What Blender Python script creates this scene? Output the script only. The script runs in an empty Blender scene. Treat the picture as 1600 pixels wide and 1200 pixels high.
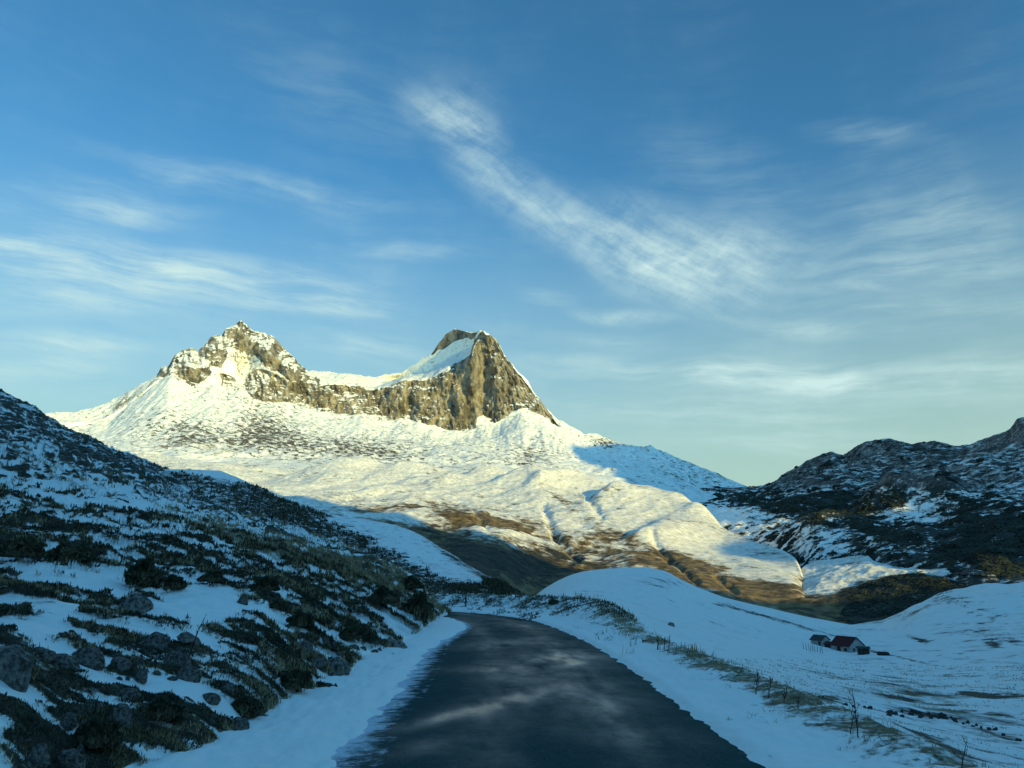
import bpy, math, random
import numpy as np
from mathutils import Vector
R_ = math.radians
random.seed(7); rng = np.random.default_rng(11)
scn = bpy.context.scene
COL = scn.collection

# ------------------------------------------------------------------ camera
F, HOR = 1202.0, 895.0
PITCH = math.atan((HOR-600)/F)
cam_d = bpy.data.cameras.new('camera'); cam = bpy.data.objects.new('camera', cam_d); COL.objects.link(cam)
cam_d.sensor_width = 36.0; cam_d.lens = 36.0*F/1600; cam_d.clip_start = 0.1; cam_d.clip_end = 60000
cam.location = (0, 0, 0); cam.rotation_euler = (math.pi/2+PITCH, 0, 0)
scn.camera = cam
EYE = 1.65                                   # height of the lens over the road

# ------------------------------------------------------------------ sun, sky
SUN_AZ, SUN_EL = 139.0, 10.0                 # clockwise from the view direction (+Y)
s_h = np.array([math.sin(R_(SUN_AZ)), math.cos(R_(SUN_AZ))])
sun_dir = Vector((s_h[0]*math.cos(R_(SUN_EL)), s_h[1]*math.cos(R_(SUN_EL)), math.sin(R_(SUN_EL))))
sd = bpy.data.lights.new('sun', 'SUN'); sun = bpy.data.objects.new('sun', sd); COL.objects.link(sun)
sd.energy = 3.25; sd.angle = R_(0.5); sd.color = (1.0, 0.80, 0.20)
sun.rotation_euler = sun_dir.to_track_quat('Z', 'Y').to_euler()
scn.view_settings.view_transform = 'Standard'; scn.view_settings.look = 'None'
scn.view_settings.gamma = 1; scn.view_settings.exposure = 0.75
SKY_STRENGTH = 0.11

def ray(px, py):
    u = (px-800)/F; v = (600-py)/F
    y = math.cos(PITCH)-v*math.sin(PITCH); z = math.sin(PITCH)+v*math.cos(PITCH)
    return math.atan2(u, y), z/math.hypot(u, y)       # azimuth, tan(elevation)
def project(x, y, z):
    d = y*math.cos(PITCH)+z*math.sin(PITCH); v = -y*math.sin(PITCH)+z*math.cos(PITCH)
    d = np.where(d > 1e-3, d, 1e-3)
    return 800+F*x/d, 600-F*v/d

# small node helper
class NT:
    def __init__(s, tree): s.t = tree; s.n = tree.nodes; s.l = tree.links
    def new(s, typ, **kw):
        nd = s.n.new(typ)
        for k, v in kw.items(): setattr(nd, k, v)
        return nd
    def put(s, sock, v):
        if isinstance(v, bpy.types.NodeSocket): s.l.new(v, sock)
        elif v is not None: sock.default_value = v
    def m(s, op, a, b=None, c=None, clamp=False):
        nd = s.new('ShaderNodeMath', operation=op); nd.use_clamp = clamp
        s.put(nd.inputs[0], a); s.put(nd.inputs[1], b); s.put(nd.inputs[2], c)
        return nd.outputs[0]
    def vm(s, op, a, b=None):
        nd = s.new('ShaderNodeVectorMath', operation=op); s.put(nd.inputs[0], a); s.put(nd.inputs[1], b)
        return nd.outputs['Value'] if op in ('DOT_PRODUCT', 'LENGTH') else nd.outputs[0]
    def ramp(s, v, a, b, lo=0.0, hi=1.0):
        nd = s.new('ShaderNodeMapRange'); nd.interpolation_type = 'SMOOTHSTEP'
        s.put(nd.inputs['Value'], v); s.put(nd.inputs['From Min'], a); s.put(nd.inputs['From Max'], b)
        nd.inputs['To Min'].default_value = lo; nd.inputs['To Max'].default_value = hi
        return nd.outputs[0]
    def noise(s, vec, scale, detail=5, rough=0.55, dist=0.0):
        nd = s.new('ShaderNodeTexNoise'); s.put(nd.inputs['Vector'], vec)
        nd.inputs['Scale'].default_value = scale; nd.inputs['Detail'].default_value = detail
        nd.inputs['Roughness'].default_value = rough; nd.inputs['Distortion'].default_value = dist
        return nd.outputs[0]
    def mix(s, f, a, b, mode='MIX'):
        nd = s.new('ShaderNodeMix', data_type='RGBA', blend_type=mode)
        s.put(nd.inputs[0], f); s.put(nd.inputs[6], a); s.put(nd.inputs[7], b)
        return nd.outputs[2]
    def rot(s, vec, ang_z, scale):
        nd = s.new('ShaderNodeMapping'); nd.vector_type = 'TEXTURE'; s.put(nd.inputs['Vector'], vec)
        nd.inputs['Rotation'].default_value = (0, 0, ang_z); nd.inputs['Scale'].default_value = scale
        return nd.outputs[0]

world = bpy.data.worlds.new('World'); scn.world = world; world.use_nodes = True
def build_world():
    t = NT(world.node_tree); t.n.clear()
    out = t.new('ShaderNodeOutputWorld'); bg = t.new('ShaderNodeBackground')
    sky = t.new('ShaderNodeTexSky', sky_type='NISHITA'); sky.sun_disc = False
    sky.sun_elevation = R_(SUN_EL); sky.sun_rotation = R_(SUN_AZ)
    sky.altitude = 1700; sky.air_density = 1.0; sky.dust_density = 0.6; sky.ozone_density = 2.0
    base = t.mix(1.0, sky.outputs[0], (0.45, 0.99, 1.10, 1), 'MULTIPLY')
    tc = t.new('ShaderNodeTexCoord'); sp = t.new('ShaderNodeSeparateXYZ'); t.put(sp.inputs[0], tc.outputs['Generated'])
    az = t.m('ARCTAN2', sp.outputs[0], sp.outputs[1]); el = t.m('ARCSINE', sp.outputs[2])
    # pale milky band low over the horizon
    low = t.ramp(el, 0.02, 0.53, 1.0, 0.0)
    anti = t.ramp(t.vm('DOT_PRODUCT', tc.outputs['Generated'], (-s_h[0], -s_h[1], 0)), -0.35, 0.25)   # opposite the sun only
    base = t.mix(t.m('MULTIPLY', t.m('MULTIPLY', low, anti), 0.90), base, (2.45, 3.3, 2.5, 1))
    sun_side_boost = t.m('MULTIPLY_ADD', anti, -0.9, 1.9)                              # extra sky brightness on the sun's side, added to lift the shaded snow
    sc0 = t.new('ShaderNodeVectorMath', operation='SCALE'); t.put(sc0.inputs[0], base); t.put(sc0.inputs['Scale'], sun_side_boost); base = sc0.outputs[0]
    cb = t.new('ShaderNodeCombineXYZ'); t.put(cb.inputs[0], az); t.put(cb.inputs[1], el)
    P = cb.outputs[0]
    warp = t.new('ShaderNodeTexNoise'); t.put(warp.inputs['Vector'], P); warp.inputs['Scale'].default_value = 5; warp.inputs['Detail'].default_value = 3
    wv = t.vm('SUBTRACT', warp.outputs['Color'], (0.5, 0.5, 0.5))
    sc = t.new('ShaderNodeVectorMath', operation='SCALE'); t.put(sc.inputs[0], wv); sc.inputs['Scale'].default_value = 0.04
    PW = t.vm('ADD', P, sc.outputs[0])
    def streak(x0, y0, x1, y1, w, amp):
        a0, e0 = ray(x0, y0); a1, e1 = ray(x1, y1); e0 = math.atan(e0); e1 = math.atan(e1)
        ang = math.atan2(e1-e0, a1-a0); L = math.hypot(e1-e0, a1-a0)/2; w = w/F
        nd = t.new('ShaderNodeMapping'); nd.vector_type = 'TEXTURE'; t.put(nd.inputs[0], PW)
        nd.inputs['Location'].default_value = ((a0+a1)/2, (e0+e1)/2, 0)
        nd.inputs['Rotation'].default_value = (0, 0, ang); nd.inputs['Scale'].default_value = (L, w, 1)
        ln = t.vm('LENGTH', nd.outputs[0])
        return t.m('MULTIPLY', t.ramp(ln, 0.0, 1.35, 1.0, 0.0), amp)
    dense = [(620,140,790,215,36,.55),(690,170,800,330,55,.5),(740,265,960,385,50,.8),(880,345,1090,440,66,.95),(980,400,1220,455,72,.85),
             (1180,440,1500,452,12,.45),(890,486,1050,500,14,.8),(1050,365,1300,400,60,.5),(900,300,1150,370,40,.3),(620,120,800,190,60,.25)]
    veil = [(-150,385,330,425,48,1.1),(100,415,600,455,48,1.0),(-150,455,300,480,26,.7),(-60,365,120,385,10,.9),(60,325,320,335,24,.7),(120,225,640,320,26,.45),(-100,525,240,545,20,.9),(-150,570,200,575,18,.7),
            (420,470,640,495,26,.6),(560,390,760,405,16,.5),(330,40,760,220,70,.12),(1050,365,1700,385,60,.22),(1150,505,1500,520,16,.7),(780,560,1400,590,28,.9),(1000,600,1800,575,34,.95),
            (860,640,1400,650,26,.8),(1000,690,1500,690,22,.6),(1250,205,1460,215,20,.35),(1300,330,1700,345,40,.35),(-100,300,300,290,30,.3),(1250,420,1700,400,30,.4),(1000,215,1300,330,70,.14),(1200,280,1700,250,50,.10),(430,530,700,560,30,.6),(1200,470,1750,480,20,.5),(800,455,900,470,14,.4),(850,525,1100,545,16,.5)]
    def tot(lst):
        acc = None
        for q in lst:
            s = streak(*q); acc = s if acc is None else t.m('ADD', acc, s)
        return acc
    fib1 = t.noise(t.rot(PW, R_(-28), (1, 0.22, 1)), 9, 10, 0.64)     # fibres along the main plume
    fib3 = t.noise(t.rot(PW, R_(25), (1, 0.5, 1)), 16, 9, 0.7)       # cross hatching
    fib2 = t.noise(t.rot(PW, R_(-3), (1, 0.14, 1)), 7, 9, 0.62)
    big = t.noise(PW, 6, 4, 0.55)
    f1 = t.ramp(t.m('ADD', t.m('MULTIPLY', fib1, .6), t.m('MULTIPLY', fib3, .4)), 0.30, 0.72)
    f2 = t.ramp(t.m('ADD', t.m('MULTIPLY', fib2, .7), t.m('MULTIPLY', big, .3)), 0.34, 0.70)
    c = t.m('ADD', t.m('MULTIPLY', tot(dense), t.m('MULTIPLY_ADD', f1, .95, .10)), t.m('MULTIPLY', tot(veil), t.m('MULTIPLY_ADD', f2, .85, .10)))
    bgc = t.m('MULTIPLY', t.m('MULTIPLY', f2, t.ramp(big, .35, .7)), t.ramp(el, .25, .6, .22, .05))
    c = t.m('ADD', c, bgc)
    c = t.m('MULTIPLY', c, 0.86, clamp=True)
    col = t.mix(c, base, (3.3, 4.5, 4.4, 1))
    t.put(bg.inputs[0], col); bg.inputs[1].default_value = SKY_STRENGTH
    t.l.new(bg.outputs[0], out.inputs[0])
build_world()

# ------------------------------------------------------------------ noise
def _h(ix, iy, seed):
    n = (ix.astype(np.int64)*374761393+iy.astype(np.int64)*668265263+seed*1442695041) & 0xffffffff
    n = ((n ^ (n >> 13))*1274126177) & 0xffffffff
    return ((n ^ (n >> 16)) & 0xffff)/65536.0
def pn(x, y, seed=0):
    ix = np.floor(x); iy = np.floor(y); fx = x-ix; fy = y-iy
    u = fx*fx*fx*(fx*(fx*6-15)+10); v = fy*fy*fy*(fy*(fy*6-15)+10)
    def g(dx, dy):
        a = _h(ix+dx, iy+dy, seed)*2*math.pi
        return np.cos(a)*(fx-dx)+np.sin(a)*(fy-dy)
    n0 = g(0, 0)*(1-u)+g(1, 0)*u; n1 = g(0, 1)*(1-u)+g(1, 1)*u
    return (n0*(1-v)+n1*v)*1.5
def fbm(x, y, o=5, gain=.5, seed=0):
    s = 0; a = 1; t = 0
    for i in range(o):
        s = s+a*pn(x*2**i+17.3*i, y*2**i-9.1*i, seed+i); t += a; a *= gain
    return s/t
def ridged(x, y, o=5, gain=.55, seed=0):
    s = 0; a = 1; t = 0
    for i in range(o):
        s = s+a*(1-2*np.abs(pn(x*2**i+5.3*i, y*2**i+3.1*i, seed+i))); t += a; a *= gain
    return s/t
def sstep(x, a, b):
    t = np.clip((x-a)/(b-a), 0, 1); return t*t*(3-2*t)
def blob(px, py, cx, cy, a, b, ang=0):
    c, s = math.cos(R_(ang)), math.sin(R_(ang)); dx = px-cx; dy = py-cy
    return np.exp(-(((dx*c+dy*s)/a)**2+((-dx*s+dy*c)/b)**2))
def inpoly(px, py, poly):
    r = np.zeros(px.shape, bool); n = len(poly)
    for i in range(n):
        x0, y0 = poly[i]; x1, y1 = poly[(i+1) % n]
        if y0 == y1: continue
        c = ((y0 > py) != (y1 > py)) & (px < (x1-x0)*(py-y0)/(y1-y0)+x0)
        r ^= c
    return r.astype(float)

# ------------------------------------------------------------------ lofted landforms (azimuth x range)
def line(pts, A, smooth=0.0, dr=0, dz=0):
    q = sorted((ray(p[0], p[1])+(p[2],)) for p in pts)
    a = np.array([p[0] for p in q]); e = np.array([p[1] for p in q]); r = np.array([p[2] for p in q], float)
    rr = np.interp(A, a, r); zz = np.interp(A, a, e*r)
    if smooth > 0:
        k = max(1, int(smooth/F/(A[1]-A[0]))); w = np.hanning(2*k+3); w /= w.sum()
        f = lambda v: np.convolve(np.pad(v, k+1, mode='edge'), w, mode='valid')
        rr, zz = f(rr), f(zz)
    return rr+dr, zz+dz
def pchip(Y, ts):
    K = Y.shape[0]; d = np.diff(Y, axis=0); m = np.zeros_like(Y)
    for k in range(1, K-1):
        p = d[k-1]*d[k]; ok = p > 0
        m[k] = np.where(ok, 2*p/np.where(ok, d[k-1]+d[k], 1), 0)
    m[0] = d[0]; m[-1] = d[-1]
    out = np.empty((len(ts), Y.shape[1]))
    for i, t in enumerate(ts):
        k = min(int(t), K-2); f = t-k
        h00 = 2*f**3-3*f*f+1; h10 = f**3-2*f*f+f; h01 = -2*f**3+3*f*f; h11 = f**3-f*f
        out[i] = h00*Y[k]+h10*m[k]+h01*Y[k+1]+h11*m[k+1]
    return out
def loft(lines, A, rows):
    Rr = np.array([l[0] for l in lines]); Zz = np.array([l[1] for l in lines])
    ts = []
    for k, n in enumerate(rows): ts += [k+i/n for i in range(n)]
    ts.append(len(rows)); ts = np.array(ts)
    r = pchip(Rr, ts); z = pchip(Zz, ts)
    a = np.broadcast_to(A, r.shape)
    return a, r, z, np.broadcast_to(ts[:, None], r.shape)
def az(px, py=850): return ray(px, py)[0]

def grid_mesh(name, X, Y, Z, mat, attrs={}, kind='structure', smooth=True, flip=False):
    nr, nc = X.shape
    me = bpy.data.meshes.new(name); me.vertices.add(nr*nc)
    co = np.stack([X, Y, Z], -1).reshape(-1).astype(np.float32); me.vertices.foreach_set('co', co)
    i = np.arange(nr*nc).reshape(nr, nc)
    q = np.stack([i[:-1, :-1], i[:-1, 1:], i[1:, 1:], i[1:, :-1]], -1).reshape(-1, 4)
    if flip: q = q[:, ::-1]
    nf = len(q); me.loops.add(nf*4); me.polygons.add(nf)
    me.loops.foreach_set('vertex_index', q.reshape(-1).astype(np.int32))
    me.polygons.foreach_set('loop_start', np.arange(0, nf*4, 4, dtype=np.int32))
    me.polygons.foreach_set('loop_total', np.full(nf, 4, np.int32))
    me.polygons.foreach_set('use_smooth', np.full(nf, smooth))
    for k, v in attrs.items():
        at = me.attributes.new(k, 'FLOAT', 'POINT'); at.data.foreach_set('value', np.broadcast_to(v, X.shape).reshape(-1).astype(np.float32))
    me.update(); me.validate()
    me.materials.append(mat)
    o = bpy.data.objects.new(name, me); COL.objects.link(o)
    if kind: o['kind'] = kind
    return o
def tri_mesh(name, V, Fc, mat, parent=None, smooth=False):
    me = bpy.data.meshes.new(name); V = np.asarray(V, np.float32); Fc = np.asarray(Fc, np.int32)
    k = Fc.shape[1]; nf = len(Fc)
    me.vertices.add(len(V)); me.vertices.foreach_set('co', V.reshape(-1)); me.loops.add(nf*k); me.polygons.add(nf)
    me.loops.foreach_set('vertex_index', Fc.reshape(-1)); me.polygons.foreach_set('loop_start', np.arange(0, nf*k, k, dtype=np.int32))
    me.polygons.foreach_set('loop_total', np.full(nf, k, np.int32)); me.polygons.foreach_set('use_smooth', np.full(nf, smooth))
    me.update(); me.materials.append(mat)
    o = bpy.data.objects.new(name, me); COL.objects.link(o)
    if parent: o.parent = parent
    return o
def tag(o, label, cat, group=None, kind=None):
    o['label'] = label
    if cat: o['category'] = cat
    if group: o['group'] = group
    if kind: o['kind'] = kind
    return o

SURF = {}
def keep(key, X, Y, Z):
    px, py = project(X, Y, Z)
    SURF[key] = (X, Y, Z, px, py, np.hypot(X, Y))
    return px, py
def pick(key, x, y, tol=3.5):
    X, Y, Z, px, py, r = SURF[key]
    d = (px-x)**2+(py-y)**2; m = d < tol*tol
    if not m.any(): i = np.argmin(d)
    else: i = np.argmin(np.where(m, r, 1e9))
    return np.array([X.flat[i], Y.flat[i], Z.flat[i]])

# ------------------------------------------------------------------ materials
SNOW = (0.86, 0.865, 0.80, 1)
def terrain_mat(name, veg=(0.018, 0.022, 0.014), veg2=(0.05, 0.048, 0.028), brown=(0.17, 0.115, 0.045), brown2=(0.30, 0.22, 0.10),
                rock=(0.20, 0.17, 0.125), rock2=(0.42, 0.36, 0.25), vs=0.05, vstretch=(1, 1, 1), vang=0, bs=0.012, rs=0.02, bump=1.0, bdist=1.0, soft=0.05, ledge=0.66, rough=0.75, rstretch=(1, 1, 3), thin=0.0):
    m = bpy.data.materials.new(name); m.use_nodes = True; t = NT(m.node_tree)
    b = t.n['Principled BSDF']
    at = lambda n: (lambda a: (setattr(a, 'attribute_name', n), a.outputs['Fac'])[1])(t.new('ShaderNodeAttribute'))
    tc = t.new('ShaderNodeTexCoord'); P = tc.outputs['Object']
    geo = t.new('ShaderNodeNewGeometry'); sep = t.new('ShaderNodeSeparateXYZ'); t.put(sep.inputs[0], geo.outputs['Normal'])
    nz = sep.outputs[2]
    PV = t.rot(P, vang, vstretch)
    n1 = t.noise(PV, vs, 8, 0.68); n2 = t.noise(PV, vs*6, 4, 0.6)
    nn = t.m('ADD', t.m('MULTIPLY', n1, .72), t.m('MULTIPLY', n2, .28))
    # vegetation: threshold slides with the painted density
    thr = t.m('MULTIPLY_ADD', at('veg'), 0.46, 0.27)
    vf = t.ramp(t.m('SUBTRACT', thr, nn), -soft, soft)
    # dry grass showing through thin snow
    nb = t.noise(t.rot(P, vang, (1, 1, 1)), bs, 10, 0.72, 0.6); nb2 = t.noise(P, bs*9, 4, 0.6)
    thb = t.m('MULTIPLY_ADD', at('brown'), 0.5, 0.25)
    bf = t.ramp(t.m('SUBTRACT', thb, t.m('ADD', t.m('MULTIPLY', nb, .7), t.m('MULTIPLY', nb2, .3))), -0.055, 0.055)
    # rock, with snow lying where it is flat enough
    nr = t.noise(t.rot(P, 0, rstretch), rs, 8, 0.7); nr2 = t.noise(P, rs*4, 5, 0.6)
    flat = t.ramp(t.m('ADD', nz, t.m('MULTIPLY_ADD', nr2, 0.5, -0.25)), ledge-0.05, ledge+0.05)
    rf = t.m('MULTIPLY', t.ramp(t.m('ADD', at('rock'), t.m('MULTIPLY_ADD', nr2, 0.7, -0.35)), 0.42, 0.58), t.m('SUBTRACT', 1.0, flat))
    c = t.mix(t.ramp(nb2, .3, .7), SNOW, (0.90, 0.90, 0.84, 1))
    if thin > 0: c = t.mix(t.m('MULTIPLY', t.ramp(t.noise(PV, bs*22, 6, .75), .35, .70), thin), c, (0.36, 0.29, 0.17, 1))      # stubble through thin snow
    c = t.mix(bf, c, t.mix(t.ramp(nb2, .35, .65), brown+(1,), brown2+(1,)))
    c = t.mix(vf, c, t.mix(t.ramp(n2, .35, .65), veg+(1,), veg2+(1,)))
    c = t.mix(rf, c, t.mix(t.ramp(nr, .36, .64), rock+(1,), rock2+(1,)))
    t.put(b.inputs['Base Color'], c); b.inputs['Roughness'].default_value = rough
    b.inputs['Specular IOR Level'].default_value = 0.25
    h = t.m('ADD', t.m('MULTIPLY', vf, 0.5), t.m('ADD', t.m('MULTIPLY', nr, t.m('MULTIPLY', rf, 2.2)), t.m('MULTIPLY', nb2, t.m('MULTIPLY_ADD', bf, .5, .25))))
    bp = t.new('ShaderNodeBump'); bp.inputs['Strength'].default_value = bump; bp.inputs['Distance'].default_value = bdist
    t.put(bp.inputs['Height'], h); t.l.new(bp.outputs[0], b.inputs['Normal'])
    return m
def plain_mat(name, c1, c2=None, scale=5, rough=0.8, bump=0.3, bd=0.02):
    m = bpy.data.materials.new(name); m.use_nodes = True; t = NT(m.node_tree); b = t.n['Principled BSDF']
    tc = t.new('ShaderNodeTexCoord'); n = t.noise(tc.outputs['Object'], scale, 6, .6)
    t.put(b.inputs['Base Color'], t.mix(t.ramp(n, .35, .65), tuple(c1)+(1,), tuple(c2 or c1)+(1,)))
    b.inputs['Roughness'].default_value = rough; b.inputs['Specular IOR Level'].default_value = 0.2
    bp = t.new('ShaderNodeBump'); bp.inputs['Strength'].default_value = bump; bp.inputs['Distance'].default_value = bd
    t.put(bp.inputs['Height'], n); t.l.new(bp.outputs[0], b.inputs['Normal'])
    return m
M_far = terrain_mat('mountain_snow_rock', rock=(0.085, 0.075, 0.058), rock2=(0.42, 0.37, 0.28), veg=(0.06, 0.055, 0.045), veg2=(0.15, 0.13, 0.095), vs=0.10, vstretch=(1.2, 1, 1), vang=R_(-25), bs=0.006, rs=0.03, bump=1.0, bdist=8.0, thin=0.22, ledge=0.70, soft=.03, rstretch=(1, 1, 1.8))
M_fore = terrain_mat('rolling_snow_grass', vs=0.07, vstretch=(2.0, 1, 1), vang=R_(-40), bs=0.014, rs=0.05, bump=0.9, bdist=2.5, thin=0.75, brown=(0.065, 0.045, 0.02), brown2=(0.24, 0.165, 0.07))
M_pine = terrain_mat('pine_hill', veg=(0.020, 0.026, 0.022), veg2=(0.045, 0.052, 0.042), rock=(0.08, 0.078, 0.07), rock2=(0.34, 0.32, 0.29), vs=0.11, vstretch=(1.5, 1, 1), vang=R_(-20), rs=0.05, bump=1.0, bdist=6.0, ledge=0.85, soft=.03)
M_spur = terrain_mat('spur_scrub', vs=0.6, vstretch=(1.2, 1, 1), vang=R_(15), bs=0.03, rs=0.2, bump=0.7, bdist=0.6, veg=(0.02, 0.022, 0.014))
M_val = terrain_mat('valley_snow', vs=0.22, vstretch=(3.0, 1, 1), vang=R_(-30), bs=0.05, rs=0.2, bump=1.0, bdist=0.6, thin=0.18, brown=(0.13, 0.11, 0.06), brown2=(0.25, 0.23, 0.15), veg=(0.02, 0.022, 0.014), veg2=(0.06, 0.06, 0.035))
M_hill = terrain_mat('hillside_scrub', vs=0.9, vstretch=(2.6, 1, 1), vang=R_(22), bs=0.35, rs=1.2, bump=0.8, bdist=0.12, soft=0.03, veg=(0.025, 0.026, 0.016), veg2=(0.085, 0.08, 0.05), brown=(0.09, 0.08, 0.045), brown2=(0.2, 0.19, 0.12), rock=(0.10, 0.10, 0.09), rock2=(0.25, 0.24, 0.21))
M_verge = terrain_mat('verge_snow', vs=2.2, vstretch=(1, 1.8, 1), bs=1.1, rs=3, bump=0.7, bdist=0.06, soft=0.04, brown=(0.10, 0.085, 0.045), brown2=(0.24, 0.21, 0.12), veg=(0.03, 0.03, 0.018), veg2=(0.08, 0.07, 0.04))
M_ground = plain_mat('ground_snow', (0.78, 0.80, 0.83), (0.84, 0.85, 0.87), 0.02, 0.8, 0.5, 1.0)
M_rock = plain_mat('grey_limestone', (0.06, 0.058, 0.048), (0.30, 0.285, 0.24), 4.0, 0.9, 1.0, 0.12)
M_snowcap = plain_mat('snow_cap', (0.8, 0.82, 0.84), (0.86, 0.87, 0.88), 4, 0.7, 0.4, 0.03)

# ------------------------------------------------------------------ the twin peaked mountain
SIL = [(-500,720),(-250,690),(-100,665),(0,655),(72,649),(107,647),(138,644),(169,633),(201,613),(235,596),(247,589),(250,577),(257,573),(262,578),(266,570),(272,558),(288,547),(301,546),
 (310,551),(319,542),(329,528),(338,524),(347,525),(352,516),(368,508),(376,501),(385,508),(396,519),(413,521),(429,531),(444,546),(457,558),(469,571),(482,582),(497,585),
 (510,585),(529,588),(547,587),(560,589),(582,592),(601,589),(626,585),(647,574),(660,564),(676,553),(685,538),(697,524),(710,515),(722,518),(735,521),(744,520),(757,520),
 (769,527),(779,536),(787,555),(797,568),(810,583),(826,597),(832,611),(847,630),(860,646),(872,657),(897,671),(913,682),(929,680),(944,685),(960,692),(975,698),(994,702),
 (1006,702),(1016,698),(1023,703),(1031,707),(1066,723),(1100,737),(1137,752),(1169,764),(1206,774),(1300,790),(1450,815)]
def sil_r(x): return float(np.interp(x, [-500,72,250,376,480,560,640,697,730,757,800,872,960,1100,1206,1450], [2100,2050,2060,2150,2060,2230,2280,2190,2050,1990,1965,1940,1950,1900,1850,1800]))
A = np.arange(az(-350), az(1400), 1.3/F)
def mountain():
    m5 = line([(x, y, sil_r(x)) for x, y in SIL], A, 1.5)
    top = [(-500,745,1950),(0,680,1950),(100,668,1950),(169,655,1950),(235,605,1950),(265,582,1950),(300,580,1955),(330,572,1960),(360,562,1980),(378,596,1960),(400,581,1950),(430,588,1950),(460,600,1950),(480,612,1950),(500,605,1950),
           (532,603,1960),(563,605,1965),(585,613,1965),(610,605,1960),(629,597,1955),(660,596,1945),(691,583,1940),(719,567,1935),(735,556,1930),(742,538,1935),(752,530,1945),(779,556,1935),(797,585,1925),(826,618,1915),(850,640,1905),(872,664,1900),(913,692,1850),(960,703,1830),(1016,712,1820),(1100,745,1780),(1206,780,1750),(1450,820,1700)]
    bot = [(-500,760,1870),(0,695,1870),(100,683,1880),(169,668,1880),(235,615,1890),(265,593,1890),(300,609,1885),(330,600,1890),(360,606,1895),(378,612,1890),(400,622,1885),(430,628,1885),(460,636,1885),(479,641,1885),(507,646,1885),(538,649,1885),(569,648,1885),
           (594,657,1880),(610,660,1880),(635,656,1885),(654,661,1880),(679,667,1875),(697,672,1875),(726,673,1872),(741,668,1876),(752,662,1880),(772,660,1878),(797,648,1880),(816,642,1875),(850,656,1870),(872,672,1865),(913,702,1810),(960,715,1780),(1016,725,1760),(1100,757,1720),(1206,787,1700),(1450,825,1650)]
    m3 = line(bot, A, 4); m4 = line(top, A, 4)
    m1 = line([(-500,790,1250),(0,750,1250),(300,728,1300),(600,728,1300),(800,738,1280),(900,745,1270),(1000,764,1270),(1100,790,1270),(1206,800,1270),(1450,840,1200)], A, 40)
    m2 = line([(-500,775,1550),(0,722,1550),(200,695,1550),(300,680,1560),(450,690,1570),(600,698,1570),(750,705,1560),(870,716,1540),(1000,742,1500),(1100,772,1470),(1206,790,1450),(1450,830,1400)], A, 40)
    m0 = (np.full_like(A, 980.0), m1[1]-70)
    m6 = (m5[0]+60, m5[1]-25); m7 = (m5[0]+700, m5[1]-420)
    a, r, z, t = loft([m0, m1, m2, m3, m4, m5, m6, m7], A, [16, 70, 130, 95, 105, 8, 10])
    X = r*np.sin(a); Y = r*np.cos(a); px, py = project(X, Y, z)
    e = z/r
    jx = px+7*fbm(px/22, py/22, 4, seed=3); jy = py+5*fbm(px/18, py/18, 4, seed=8)
    # rock regions
    polys = [[(246,592),(249,574),(257,570),(264,578),(264,592)],
      [(264,572),(288,545),(312,549),(327,566),(330,585),(315,599),(300,608),(286,600),(272,585)],
      [(316,552),(330,526),(350,522),(352,560),(345,577),(328,575)],
      [(350,530),(366,505),(378,499),(398,520),(392,535),(374,548),(360,545)],
      [(387,508),(398,518),(414,521),(430,531),(446,546),(459,558),(484,582),(497,596),(472,582),(442,558),(414,541),(396,531)],
      [(371,548),(396,532),(414,541),(442,558),(472,582),(500,598),(500,616),(480,607),(450,592),(420,580),(404,560),(388,550)],
      [(376,602),(400,579),(432,588),(462,601),(500,607),(500,642),(478,640),(450,631),(415,629),(392,622)],
      [(345,585),(368,590),(374,612),(360,622),(346,610)],
      [(469,630),(500,604),(532,602),(563,604),(585,612),(610,604),(629,596),(660,597),(691,582),(719,566),(735,555),(741,534),(752,519),(770,527),(787,555),(810,583),(832,611),(860,646),(875,670),(850,652),(828,640),(812,640),(797,648),(772,663),(748,652),(742,673),(726,677),(697,674),(679,668),(654,663),(635,657),(610,661),(594,658),(569,648),(538,650),(507,647),(479,642)],
      [(676,556),(688,532),(700,518),(712,513),(745,519),(738,532),(712,533),(695,545)]]
    rock = np.zeros_like(px)
    for p in polys: rock = np.maximum(rock, inpoly(jx, jy, p))
    # soften
    k = np.array([1, 2, 3, 2, 1.])/9
    for ax in (0, 1): rock = np.apply_along_axis(lambda v: np.convolve(v, k, 'same'), ax, rock)
    # modelling along the line of sight: gullies, ribs, buttresses
    hx = a*2000
    cliff = rock*sstep(t, 2.85, 3.05)*(1-sstep(t, 5.0, 5.1))
    D = 0
    D = D+cliff*(34*(ridged(hx/75, e*2000/130, 5, .55, seed=21)-.3)+16*fbm(hx/26, e*2000/55, 5, .6, seed=5)+9*(ridged(hx/12+e*40, e*2000/40, 4, .6, seed=9)-.3))
    strata = fbm(hx/60, e*2000/18, 4, seed=31); D = D+cliff*8*strata
    upper = sstep(t, 3.6, 4.1)*(1-sstep(t, 5.0, 5.3))
    D = D-upper*30*ridged(hx/110, e*2000/110, 5, .5, seed=14)*np.where(px < 500, 1, .5)
    D = D+60*blob(px, py, 385, 572, 22, 30, 20)-35*blob(px, py, 430, 562, 60, 10, 36)-30*blob(px, py, 296, 580, 22, 26)-28*blob(px, py, 340, 550, 12, 28)+22*blob(px, py, 350, 592, 10, 25)
    D = D+40*blob(px, py, 690, 570, 45, 14, -32)*upper-30*blob(px, py, 738, 560, 8, 40)+18*blob(px, py, 757, 590, 9, 35)-26*blob(px, py, 715, 640, 16, 40)-22*blob(px, py, 660, 640, 10, 30)+18*blob(px, py, 640, 635, 8, 30)+16*blob(px, py, 590, 630, 8, 30)-18*blob(px, py, 797, 610, 18, 45, 20)
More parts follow.
